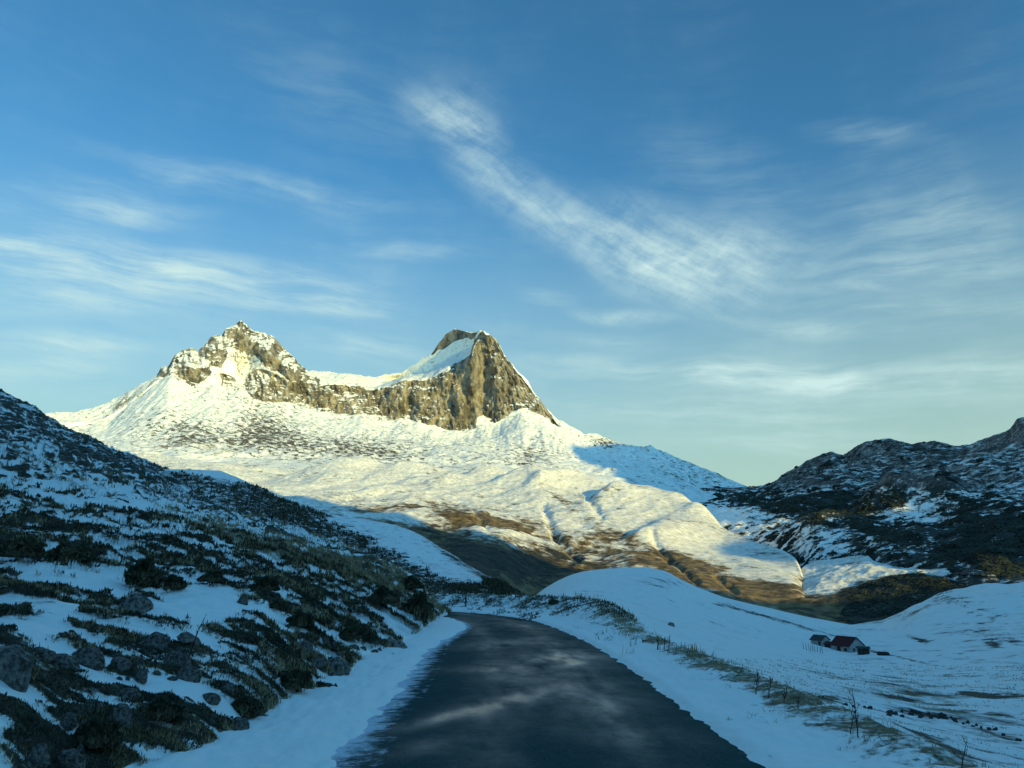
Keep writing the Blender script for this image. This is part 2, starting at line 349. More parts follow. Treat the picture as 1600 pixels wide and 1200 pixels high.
    wr = sstep(t, 4.0, 4.2)*(1-sstep(t, 4.85, 5.0))*sstep(px, 540, 620)*(1-sstep(px, 740, 752)); D = D*(1-wr)+wr*(np.interp(px, [620, 650, 680, 700, 725, 757], [2290, 2225, 2168, 2130, 2078, 2010])-r)-30*sstep(t,4.0,4.6)*blob(px,py,757,530,16,40)
    sc = 1+D/r; r2 = r*sc; z2 = z*sc
    X = r2*np.sin(a); Y = r2*np.cos(a)
    # snow aprons with fall-line furrows, hummocky foot
    body = sstep(t, .6, 1.4)*(1-sstep(t, 4.8, 5.1))*(1-.6*rock)
    z2 = z2+body*(7*fbm(X/160, Y/160, 5, seed=2)+4.5*ridged(X/38, Y/220, 4, seed=4)*sstep(t, 1.6, 2.4)+2.2*fbm(X/14, Y/14, 4, .6, seed=6)+5*ridged(X/90, Y/90, 4, .5, seed=7))
    hum = sstep(t, .3, .9)*(1-sstep(t, 1.7, 2.3))
    z2 = z2+hum*(10*ridged(X/210+3, Y/170, 3, .45, seed=41)+3*fbm(X/40, Y/40, 4, seed=42))
    z2 = z2+2.2*rock*fbm(X/9, Y/9, 3, .6, seed=50)+sstep(t, 4.7, 5.0)*3.0*fbm(hx/11, hx/40, 4, .6, seed=51)*np.where(px < 890, 1, .25)
    px, py = keep('mountain', X, Y, z2)
    veg = .27+.17*blob(px, py, 285, 668, 75, 22, 8)+.17*blob(px, py, 440, 680, 60, 30, 20)+.12*blob(px, py, 400, 665, 40, 40, 50)+.10*blob(px, py, 640, 715, 160, 25, 4)+.14*blob(px, py, 560, 700, 80, 22)+.14*blob(px, py, 830, 710, 40, 20)+.20*blob(px, py, 945, 692, 25, 8)+.10*blob(px,py,330,690,120,14)+.12*sstep(px, 960, 1100)*(1-sstep(py, 735, 780))
    veg = veg+.05*fbm(X/120, Y/120, 3, seed=77)
    veg = np.where(t > 5.05, .2, veg)
    brown = .22+.10*blob(px, py, 180, 640, 60, 25)+.10*blob(px, py, 300, 700, 150, 14)+.10*blob(px, py, 520, 720, 200, 14)
    rock = rock+.42*upper*(px < 500)*(rock < .5)+.25*blob(px, py, 840, 620, 40, 14, 50)
    grid_mesh('mountain', X, Y, z2, M_far, dict(rock=rock, veg=veg, brown=brown))
mountain()

# ------------------------------------------------------------------ rolling foreland below it
def foreland():
    A = np.arange(az(-300), az(1290, 950), 1.3/F)
    f4 = line([(-500,760,1250),(0,728,1250),(200,716,1260),(300,722,1250),(400,738,1230),(470,742,1200),(520,738,1150),(620,739,1140),(700,748,1120),(760,746,1110),(830,752,1080),(900,757,1050),(960,763,1010),(1010,768,980),(1060,777,930),(1090,793,890),(1110,810,850),(1130,828,810),(1180,852,750),(1230,867,690),(1248,880,650),(1256,915,600),(1290,968,560)], A, 8)
    f3 = line([(-500,790,1000),(0,760,1000),(300,758,980),(480,772,930),(620,775,900),(800,785,880),(960,805,820),(1060,830,760),(1130,860,700),(1200,885,640),(1248,905,600),(1256,925,580),(1290,972,550)], A, 15)
    f2 = line([(-500,850,700),(0,830,700),(400,800,760),(520,805,740),(620,815,700),(730,832,650),(850,850,660),(960,868,640),(1060,892,580),(1150,915,560),(1240,928,540),(1256,940,530),(1290,976,520)], A, 15)
    f1 = line([(-500,930,480),(0,920,480),(400,880,480),(620,880,470),(740,895,480),(830,915,510),(930,905,540),(1000,900,530),(1080,925,480),(1150,942,490),(1240,955,500),(1256,960,500),(1290,982,500)], A, 15)
    f0 = (np.full_like(A, 330.0), f1[1]-30)
    f5 = (f4[0]+90, f4[1]-12); f6 = (f4[0]+350, f4[1]-90)
    a, r, z, t = loft([f0, f1, f2, f3, f4, f5, f6], A, [14, 90, 110, 110, 24, 10])
    X = r*np.sin(a); Y = r*np.cos(a); px, py = project(X, Y, z)
    vis = sstep(t, .2, .9)*(1-sstep(t, 4.6, 5.5))
    amp = vis*np.interp(px, [0, 900, 1050, 1240], [1, 1, .6, .3])
    # overlapping knolls with steep lee sides
    ca, sa = math.cos(R_(-25)), math.sin(R_(-25)); U = X*ca+Y*sa; V = -X*sa+Y*ca
    kn = ridged(U/150+.4, V/210, 2, .4, seed=61)
    z = z+amp*(7*kn+5*fbm(U/85, V/140, 3, seed=62)+1.8*ridged(U/48, V/90, 3, .5, seed=65)+1.7*ridged(X/26, Y/26, 4, .5, seed=63)+.45*fbm(X/7, Y/7, 4, .6, seed=64))
    # the knolls one can tell apart
    for (kx, ky, h, w) in [(555,748,14,42),(640,748,12,38),(700,770,10,34),(820,765,20,50),(850,775,10,35),(900,760,12,40),(760,752,12,40),(960,790,14,40),(1040,830,7,34),(480,752,9,40),(1090,800,5,25),(600,790,6,40),(1005,850,8,26)]:
        aa = az(kx, ky); rr = float(np.interp(ky, [745, 775, 805, 850, 900], [1130, 960, 830, 700, 600]))
        x0, y0 = rr*math.sin(aa), rr*math.cos(aa)
        dx, dy = X-x0, Y-y0; du = dx*ca+dy*sa; dv = -dx*sa+dy*ca
        z = z+1.15*h*np.exp(-((du/w)**2)*np.where(du < 0, 5, 1)-(dv/(w*1.2))**2)*vis
    # stream cuts
    for (x0, y0, x1, y1, w, d) in [(850,800,868,845,6,7),(862,845,905,880,5,6),(1020,850,1048,880,6,7),(1048,880,1090,915,5,6),(920,790,940,815,6,6),(1120,905,1150,930,5,5),(742,815,760,835,5,4)]:
        L = math.hypot(x1-x0, y1-y0); tt = np.clip(((px-x0)*(x1-x0)+(py-y0)*(y1-y0))/L/L, 0, 1)
        dd = np.hypot(px-(x0+tt*(x1-x0))+3*fbm(py/12, px/12, 2, seed=70), py-(y0+tt*(y1-y0))); z = z-.55*d*np.exp(-(dd/w)**2)*vis
    px, py = keep('foreland', X, Y, z)
    lowl = np.interp(px, [0, 400, 620, 730, 850, 960, 1060, 1160, 1256], [860, 820, 822, 838, 862, 880, 900, 925, 940])
    b = sstep(py-lowl, -75, 30)
    brown = .255+.38*b+.04*sstep(px, 800, 900)+.09*blob(px, py, 560, 775, 130, 10, 3)+.08*blob(px, py, 700, 800, 150, 14, 6)+.22*blob(px, py, 870, 775, 45, 7, 40)+.22*blob(px, py, 800, 820, 110, 10, 14)+.2*blob(px, py, 1000, 850, 60, 12, 30)+.15*blob(px, py, 940, 830, 60, 14, 30)+.2*blob(px, py, 1080, 880, 60, 12, 25)+.1*blob(px, py, 350, 730, 120, 10)
    brown = brown-.12*blob(px, py, 1110, 865, 60, 22, 25)-.18*blob(px, py, 1190, 890, 40, 14, 15)
    brown = brown+.3*blob(px, py, 800, 880, 90, 28, 15)+.25*blob(px,py,1200,925,60,18)
    veg = .20+.34*blob(px, py, 800, 880, 130, 24, 12)+.30*blob(px, py, 880, 872, 60, 14, 16)+.15*blob(px, py, 720, 850, 70, 14, 22)+.20*blob(px, py, 770, 885, 60, 25, 20)+.12*blob(px, py, 470, 740, 30, 8)+.06*blob(px, py, 1150, 900, 90, 25, 20)+.04*b  # scrub, thickened low on the slope to paint its shadowed part darker
    rock = .12*np.ones_like(px)+.25*blob(px, py, 1235, 915, 18, 25)
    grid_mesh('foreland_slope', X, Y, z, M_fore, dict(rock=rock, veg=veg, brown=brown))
foreland()

# ------------------------------------------------------------------ pine covered hills on the right
def pinehills():
    A = np.arange(az(1040), az(2100), 1.4/F)
    sil = [(1000,775,1500),(1100,770,1500),(1180,768,1480),(1215,757,1470),(1235,745,1460),(1260,725,1450),(1283,714,1440),(1300,707,1430),(1318,712,1430),(1330,706,1420),(1345,697,1410),(1365,692,1400),(1385,689,1400),(1405,693,1390),(1425,700,1390),(1440,698,1380),(1470,697,1370),(1500,706,1360),(1512,702,1350),(1530,692,1340),(1560,680,1320),(1580,674,1300),(1590,662,1290),(1600,657,1280),(1640,640,1260),(1720,625,1240),(1900,600,1200),(2200,560,1150)]
    p5 = line(sil, A, 2)
    p4 = line([(1000,790,1350),(1180,780,1350),(1260,765,1300),(1400,750,1250),(1500,755,1200),(1600,745,1150),(1900,700,1050),(2200,660,1000)], A, 25)
    p3 = line([(1000,815,1100),(1180,800,1100),(1300,795,1050),(1400,800,980),(1500,800,950),(1600,790,920),(1900,770,850),(2200,740,800)], A, 25)
    p2 = line([(1000,860,1020),(1100,850,1000),(1180,842,960),(1300,845,860),(1400,845,780),(1500,850,740),(1600,850,700),(1900,840,650),(2200,830,620)], A, 25)
    p1 = line([(1000,905,950),(1180,905,860),(1300,900,700),(1400,905,620),(1500,915,560),(1600,925,520),(1900,930,480),(2200,930,450)], A, 25)
    p0 = (p1[0]-120, p1[1]-20)
    a, r, z, t = loft([p0, p1, p2, p3, p4, p5, (p5[0]+60, p5[1]-15), (p5[0]+500, p5[1]-200)], A, [10, 70, 80, 80, 80, 8, 8])
    X = r*np.sin(a); Y = r*np.cos(a); px, py = project(X, Y, z)
    body = sstep(t, .4, 1.2)*(1-sstep(t, 4.7, 5.05))
    z = z+body*(14*ridged(X/170, Y/170, 4, .5, seed=81)+6*fbm(X/45, Y/45, 5, .55, seed=82)+1.8*fbm(X/10, Y/10, 3, .6, seed=83))+sstep(t, 4.7, 5)*(3*fbm(a*1400/22, a*1400/50, 4, .6, seed=84))
    for (kx, ky, rr, h, w) in [(1430,797,980,30,45),(1395,812,960,22,30),(1475,812,940,24,35),(1290,832,870,18,35),(1465,880,600,6,30),(1300,760,1250,20,60),(1530,760,1150,24,70)]:
        aa = az(kx, ky); z = z+h*np.exp(-((X-rr*math.sin(aa))**2+(Y-rr*math.cos(aa))**2)/w**2)*body
    px, py = keep('pine', X, Y, z)
    top = 1-sstep(py-np.interp(px, [1180, 1300, 1400, 1600], [768, 765, 765, 775]), -12, 12)
    veg = .58-.05*top-.22*blob(px, py, 1180, 830, 110, 34, 12)-.12*blob(px, py, 1330, 860, 90, 18)-.30*blob(px, py, 1430, 800, 55, 18)-.2*blob(px, py, 1290, 832, 28, 10)+.16*blob(px, py, 1560, 860, 90, 50)-.06*sstep(px, 1450, 1560)*(1-sstep(py, 780, 830))-.14*blob(px, py, 1500, 880, 30, 10)+.10*blob(px, py, 1300, 790, 130, 14)-.3*blob(px,py,1120,800,50,16)
    veg = veg+.07*fbm(X/90, Y/90, 3, seed=88)
    rock = .15+.38*top+.3*blob(px, py, 1430, 800, 60, 16)+.25*blob(px, py, 1290, 830, 30, 10)
    grid_mesh('pine_hills', X, Y, z, M_pine, dict(rock=rock, veg=veg, brown=.15))
    return veg
PV = pinehills()

# small sunlit hill in the valley mouth
def knoll():
    A = np.arange(az(1180, 930), az(1640, 900), 1.2/F)
    k3 = line([(1200,935,620),(1236,925,620),(1246,900,640),(1256,886,650),(1275,879,660),(1300,876,660),(1330,871,655),(1356,871,640),(1366,880,630),(1400,887,620),(1440,889,610),(1480,892,590),(1502,902,570),(1516,913,555),(1545,930,540),(1640,950,520)], A, 3)
    k2 = line([(1200,950,560),(1246,930,570),(1300,905,590),(1350,905,580),(1400,905,570),(1440,905,560),(1480,912,540),(1516,925,520),(1640,960,500)], A, 10)
    k1 = line([(1200,960,490),(1246,950,490),(1300,962,490),(1350,970,480),(1420,968,470),(1480,955,460),(1540,950,450),(1640,970,440)], A, 15)
    a, r, z, t = loft([(k1[0]-80, k1[1]-25), k1, k2, k3, (k3[0]+40, k3[1]-8), (k3[0]+200, k3[1]-50)], A, [10, 70, 60, 12, 8])
    X = r*np.sin(a); Y = r*np.cos(a)
    z = z+sstep(t, .5, 1.2)*(1-sstep(t, 2.7, 3.1))*(4*ridged(X/60, Y/60, 4, .5, seed=91)+1.0*fbm(X/9, Y/9, 3, .6, seed=92))
    px, py = project(X, Y, z)
    px, py = keep('knoll', X, Y, z)
    dark = sstep(py-np.interp(px, [1240, 1300, 1330, 1400, 1440, 1500, 1560], [930, 925, 915, 897, 893, 908, 925]), -6, 8)
    veg = .2+.62*dark*sstep(px, 1280, 1350)+.1*fbm(X/30, Y/30, 2, seed=95)
    brown = .25+.5*dark*(1-sstep(px, 1310, 1360))+.2*blob(px, py, 1450, 905, 60, 8)
    grid_mesh('valley_knoll', X, Y, z, M_fore, dict(rock=.2, veg=veg, brown=brown))
knoll()

# ------------------------------------------------------------------ the spur behind the bend
def spur():
    A = np.arange(az(-500), az(842, 930), 1.2/F)
    s4 = line([(-700,640,330),(-300,690,300),(0,720,280),(150,728,260),(250,733,250),(300,734,245),(345,736,240),(375,748,238),(410,765,235),(435,780,230),(470,790,225),(530,806,215),(575,812,208),(620,821,200),(655,835,185),(690,857,165),(725,880,145),(759,899,120),(795,919,95),(828,937,75),(845,955,65)], A, 3)
    s3 = line([(-700,760,220),(0,790,190),(250,780,190),(345,780,185),(450,815,175),(540,840,160),(620,850,150),(690,880,125),(759,910,98),(828,942,70),(845,960,60)], A, 15)
    s2 = line([(-700,850,120),(0,850,120),(250,850,120),(450,870,110),(600,893,98),(690,910,82),(759,922,74),(828,945,62),(845,965,55)], A, 15)
    s1 = line([(-700,940,60),(0,940,60),(450,935,55),(640,935,52),(700,938,50),(828,950,52),(845,970,50)], A, 10)
    a, r, z, t = loft([(s1[0]-10, s1[1]-2.5), s1, s2, s3, s4, (s4[0]+12, s4[1]-2), (s4[0]+90, s4[1]-35)], A, [8, 110, 100, 90, 10, 8])
    X = r*np.sin(a); Y = r*np.cos(a)
    body = sstep(t, .8, 1.3)*(1-sstep(t, 3.6, 4.0))
    z = z+body*(1.2*fbm(X/22, Y/22, 4, seed=101)+.25*fbm(X/4, Y/4, 4, .6, seed=102))
    px, py = project(X, Y, z)
    edge = np.interp(py, [735, 765, 800, 840, 880, 930], [250, 425, 490, 560, 640, 720])
    scr = 1-sstep(px-edge+25*fbm(X/12, Y/12, 3, seed=103), -20, 30)
    z = z+scr*body*.35*np.maximum(0, fbm(X/1.6, Y/1.6, 3, .6, seed=104))*2
    px, py = keep('spur', X, Y, z)
    rim = np.exp(-((py-np.interp(px, [600, 655, 690, 759, 828], [818, 836, 860, 903, 940]))/7)**2)*sstep(px, 640, 700)
    dk = blob(px, py, 760, 921, 60, 10, 4)+blob(px, py, 800, 925, 30, 12, 25)
    veg = .30+.26*scr+.20*rim+.26*dk-.10*blob(px, py, 290, 775, 40, 25)+.08*blob(px, py, 450, 800, 70, 20, 20)
    brown = .2+.25*blob(px, py, 470, 855, 120, 20, 15)
    grid_mesh('spur_hillside', X, Y, z, M_spur, dict(rock=.1, veg=veg, brown=brown))
spur()

# ------------------------------------------------------------------ snowy valley and mound on the right
def valley():
    A = np.arange(az(790, 940), R_(62), 1.2/F)
    C = [(780,965,235),(828,938,240),(850,920,242),(870,908,245),(890,899,247),(910,893,250),(940,889,253),(975,887,256),(1010,886,260),(1040,892,262),(1065,906,266),(1090,918,272),(1130,933,280),(1165,942,285),(1200,950,290),(1260,964,300),(1330,977,310),(1380,969,320),(1430,947,325),(1480,926,330),(1520,916,330),(1560,916,330),(1600,920,330),(1700,912,325),(2400,880,320)]
    v6 = line(C, A, 5)
    v5 = line([(780,970,200),(828,942,200),(870,920,200),(910,907,205),(960,905,210),(1040,915,215),(1100,940,225),(1200,970,235),(1300,995,250),(1380,995,255),(1480,975,260),(1600,965,260),(2400,930,250)], A, 20)
    v4 = line([(780,980,140),(828,950,140),(870,935,145),(950,935,150),(1050,955,160),(1150,985,175),(1250,1008,195),(1330,1018,205),(1450,1018,200),(1600,1015,190),(2400,1000,170)], A, 20)
    v3 = line([(780,985,95),(870,955,95),(950,962,95),(1050,990,98),(1150,1020,100),(1300,1055,105),(1450,1075,105),(1600,1080,100),(2400,1090,90)], A, 20)
    v2 = line([(780,990,62),(870,975,60),(950,985,58),(1050,1018,52),(1150,1050,50),(1300,1095,48),(1450,1135,46),(1600,1160,44),(2400,1250,36)], A, 20)
    v1 = line([(780,1010,42),(870,1000,38),(950,1005,32),(1050,1045,26),(1150,1080,22),(1300,1140,17),(1450,1200,14),(1600,1260,11.5),(2400,1450,7)], A, 20)
    a, r, z, t = loft([(v1[0]*.8, v1[1]-.6), v1, v2, v3, v4, v5, v6, (v6[0]+15, v6[1]-1.5), (v6[0]+120, v6[1]-30)], A, [10, 60, 60, 60, 60, 60, 8, 8])
    X = r*np.sin(a); Y = r*np.cos(a); px, py = project(X, Y, z)
    body = sstep(t, .9, 2.0)*(1-sstep(t, 5.5, 6.0)); rightside = sstep(px, 1150, 1400)
    z = z+body*((.3+1.1*rightside)*fbm(X/30, Y/30, 4, seed=111)+(.08+.10*rightside)*fbm(X/3.5, Y/3.5, 4, .55, seed=112)+.06*fbm(X/.8, Y/1.3, 4, .6, seed=114)*np.clip(60/r, .3, 2))
    z = z+3.5*rightside*sstep(t, 4.8, 5.5)*(1-sstep(t, 5.8, 6))*ridged(X/45, Y/45, 3, seed=113)*sstep(px, 1380, 1480)
    px, py = keep('valley', X, Y, z)
    veg = .21+.11*rightside*sstep(py, 930, 1100)+.26*blob(px, py, 1480, 935, 90, 14, 20)+.18*blob(px, py, 1540, 985, 60, 18)+.14*blob(px, py, 1030, 910, 35, 9)+.12*blob(px, py, 1140, 945, 30, 5)
    for q in [(1540,1087,34,4.5,9,.5),(1515,1084,20,2,12,.4),(1430,1093,60,5,6,.26),(1390,1085,40,5,14,.2),(1540,1113,70,4,10,.16),(1290,1090,40,6,8,.3),(1268,1091,26,4,6,.3),(1460,1118,34,5,8,.3),(1368,1019,9,1.5,5,.3),(1410,1028,60,1.3,13,.34),(1240,975,120,1.6,16,.36),(1150,952,60,1.5,14,.3),(1440,1000,12,3,10,.4),(1553,1005,12,5,10,.5),(1585,1003,12,5,10,.4),(1475,1165,55,3.5,24,.4),(1480,1178,30,6,12,.5),(1430,998,20,3,20,.3),(1205,967,70,3,17,.2),(1560,1150,30,2,20,.25),(1590,1085,40,4,0,.15)]:
        veg = veg+q[5]*blob(px, py, *q[:5])
    veg = .19+(veg-.19)*np.clip(.9+1.6*fbm(X/2.2, Y/2.2, 4, .65, seed=115), .1, 1.3)
    brown = .16+.20*blob(px, py, 1480, 1110, 140, 10, 13)+.24*blob(px, py, 1560, 1145, 60, 7, 18)+.2*blob(px, py, 1250, 1080, 60, 8, 12)+.22*blob(px, py, 1400, 960, 60, 16, -15)+.1*rightside+.18*blob(px, py, 1440, 1085, 120, 9, 6)
    grid_mesh('valley_snowfield', X, Y, z, M_val, dict(rock=.05, veg=veg, brown=brown))
valley()

# ------------------------------------------------------------------ road and its verges
def gp(px, py, z=-EYE):
    a, e = ray(px, py); r = z/e; return r*math.sin(a), r*math.cos(a)
edge = [gp(1200, 1200), gp(1115, 1136), gp(1040, 1081), gp(985, 1042), gp(935, 1011), gp(905, 996), gp(880, 985), gp(855, 975), gp(830, 968), gp(800, 963), gp(765, 959), gp(725, 956), gp(690, 954)]
def smooth_curve(pts, step=.12, sm=2.2):
    p = np.array(pts); s = np.r_[0, np.cumsum(np.hypot(*np.diff(p, axis=0).T))]
    S = np.arange(0, s[-1], step); x = np.interp(S, s, p[:, 0]); y = np.interp(S, s, p[:, 1])
    k = int(sm/step); w = np.hanning(2*k+1); w /= w.sum()
    def f(v):
        pad = np.r_[2*v[0]-v[k:0:-1], v, 2*v[-1]-v[-2:-k-2:-1]]; return np.convolve(pad, w, 'valid')
    return f(x), f(y), S
x0, y0 = edge[0]; dx, dy = edge[1][0]-x0, edge[1][1]-y0; L = math.hypot(dx, dy)
back = [(x0-dx/L*18, y0-dy/L*18)]
xe, ye = edge[-1]; ext = [(xe-3, ye+.6), (xe-8, ye+2.5), (xe-16, ye+8), (xe-28, ye+18)]
CX, CY, CS = smooth_curve(back+edge+ext)
TX = np.gradient(CX); TY = np.gradient(CY); TL = np.hypot(TX, TY); TX /= TL; TY /= TL      # forward tangent
NX, NY = TY, -TX                                                                          # to the right
def strip(d):      # d: offsets right of the right-hand edge
    return CX[:, None]+NX[:, None]*d[None], CY[:, None]+NY[:, None]*d[None], np.broadcast_to(CS[:, None], (len(CS), len(d))), np.broadcast_to(d[None], (len(CS), len(d)))
def road():
    m = bpy.data.materials.new('damp_asphalt'); m.use_nodes = True; t = NT(m.node_tree); b = t.n['Principled BSDF']
    tc = t.new('ShaderNodeTexCoord'); P = tc.outputs['Object']
    a1 = t.new('ShaderNodeAttribute'); a1.attribute_name = 'dust'; a2 = t.new('ShaderNodeAttribute'); a2.attribute_name = 'wet'
    grit = t.noise(P, 90, 3, .6); mid = t.noise(P, 6, 6, .65); streak = t.noise(t.rot(P, R_(18), (1.2, 1.6, 1)), 1.6, 10, .75)
    c = t.mix(t.ramp(grit, .3, .7), (0.020, 0.038, 0.036, 1), (0.068, 0.108, 0.098, 1))
    c = t.mix(t.m('MULTIPLY', t.ramp(mid, .45, .75), .45), c, (0.09, 0.105, 0.115, 1))
    c = t.mix(t.m('MULTIPLY', t.ramp(t.m('ADD', streak, t.m('MULTIPLY', a2.outputs['Fac'], .45)), .55, .95), .55), c, (0.12, 0.14, 0.145, 1))
    fr = t.noise(t.rot(P, R_(8), (1.0, .8, 1)), 3.0, 8, .75)
    sn = t.ramp(t.m('SUBTRACT', a1.outputs['Fac'], fr), -.10, .16)
    c = t.mix(t.m('MULTIPLY', sn, .85), c, (0.72, 0.75, 0.79, 1))
    t.put(b.inputs['Base Color'], c)
    ro = t.m('SUBTRACT', t.m('MULTIPLY_ADD', streak, -.35, .88), t.m('MULTIPLY', a2.outputs['Fac'], .42))
    ro = t.m('ADD', ro, t.m('MULTIPLY', sn, .3)); t.put(b.inputs['Roughness'], t.m('MAXIMUM', ro, .26))
    t.put(b.inputs['Specular IOR Level'], t.m('MULTIPLY_ADD', t.m('MULTIPLY', a2.outputs['Fac'], t.ramp(streak, .3, .65)), .85, 0.0))
    bp = t.new('ShaderNodeBump'); bp.inputs['Strength'].default_value = .6; bp.inputs['Distance'].default_value = .006
    t.put(bp.inputs['Height'], t.m('ADD', grit, t.m('MULTIPLY', mid, .6))); t.l.new(bp.outputs[0], b.inputs['Normal'])
    d = np.arange(-4.1, .45, .05); X, Y, S, D = strip(d)
    Z = -EYE-.02*((D+1.8)/1.8)**2+.006*fbm(X/1.2, Y/1.2, 3, seed=120)
    px, py = project(X, Y, Z)
    dust = .10+.62*sstep(-D+1.1*sstep(S, 28, 38), 3.0, 4.1)+.30*sstep(D, -.35, .1)
    line_ = np.exp(-((D+3.43+.04*fbm(S/.7, S*0, 2, seed=5))/.035)**2); dust = dust+.10*line_
    wet = .0+.9*blob(px, py, 790, 1098, 75, 12, -12)+.75*blob(px, py, 690, 1122, 80, 7, -14)+.9*blob(px, py, 880, 1030, 60, 12, -4)+.6*blob(px, py, 760, 1045, 60, 5, -2)+.5*blob(px, py, 850, 1060, 70, 40)+.4*blob(px, py, 820, 1005, 60, 8)+.5*blob(px, py, 940, 1100, 60, 30)+.3*blob(px, py, 800, 975, 70, 6, 8)+.4*blob(px, py, 980, 1150, 90, 20, 5)+.4*blob(px, py, 650, 1170, 60, 10, -10)+.3*blob(px,py,760,1010,40,6,-5)
    wet = wet+.28*np.exp(-((D+.95)/.28)**2)+.28*np.exp(-((D+2.45)/.28)**2)
    wet = np.clip(wet*(.60+.9*fbm(X/.35, Y/1.2, 4, .6, seed=151)+.5*fbm(X/1.2, Y/2.5, 2, seed=152)), 0, 1)
    grid_mesh('road', X, Y, Z, m, dict(dust=dust, wet=wet), flip=True)
road()
BANK = {}
def verges():
    # right: snow strip, grassy crest, drop to the valley
    d = np.concatenate([np.arange(-.5, 3.2, .035), np.arange(3.2, 9, .15)]); X, Y, S, D = strip(d)
    s0 = 18.0; far = sstep(S, s0+12, s0+24)
    crest = 1.45+1.3*far; h = .02+.52*far
    up = sstep(D, .1, crest[:, :]); down = np.maximum(0, D-crest-.15)
    Z = -EYE-.05+.10*sstep(D+.16*fbm(X/.5, Y/.5, 4, .6, seed=130)+.06*fbm(X/.12, Y/.12, 3, seed=133), -.12, .16)
    Z = Z+h*up**1.6-.50*down+.09*fbm(X/.9, Y/.9, 5, .6, seed=131)*sstep(D, 0, .5)+.035*fbm(X/.16, Y/.16, 3, .6, seed=132)*sstep(D, 0, .3)
    cr = np.exp(-((D-crest)/.45)**2)
    Z = Z+.07*cr
    px, py = keep('verge', X, Y, Z)
    veg = .12+far*.36*sstep(D, .8, 1.6)+.14*cr*(1-far)
    veg = np.where(D > crest+.8, .2, veg)
    brown = .20+.18*cr+.20*sstep(D, .7, 1.2)*(1-sstep(D, 2, 3))+.14*fbm(X/.8, Y/.8, 3, seed=134)
    grid_mesh('right_verge', X, Y, Z, M_verge, dict(rock=0, veg=veg, brown=brown), flip=True)
    BANK['r'] = (X, Y, Z, cr, far, px, py)
    # left: ploughed snow strip up to the foot of the hillside
    d = np.arange(-7.5, -2.1, .035); X, Y, S, D = strip(d)
    Z = -EYE-.05+.11*sstep(-D+.28*fbm(X/.5, Y/.9, 4, .6, seed=140)+.08*fbm(X/.12, Y/.12, 3, seed=143)+1.25*sstep(S, 28, 38), 3.75, 4.2)+.05*sstep(-D, 4.3, 5.2)
    Z = Z+.10*fbm(X/.8, Y/.8, 5, .6, seed=141)*sstep(-D, 4, 4.4)+.03*fbm(X/.13, Y/.13, 3, .6, seed=142)*sstep(-D, 4, 4.2)
    keep('leftverge', X, Y, Z)
    grid_mesh('left_verge', X, Y, Z, M_verge, dict(rock=0, veg=.12+.10*sstep(-D, 4.7, 5.3), brown=.12+.1*sstep(-D, 4.6, 5.4)), flip=True)
verges()

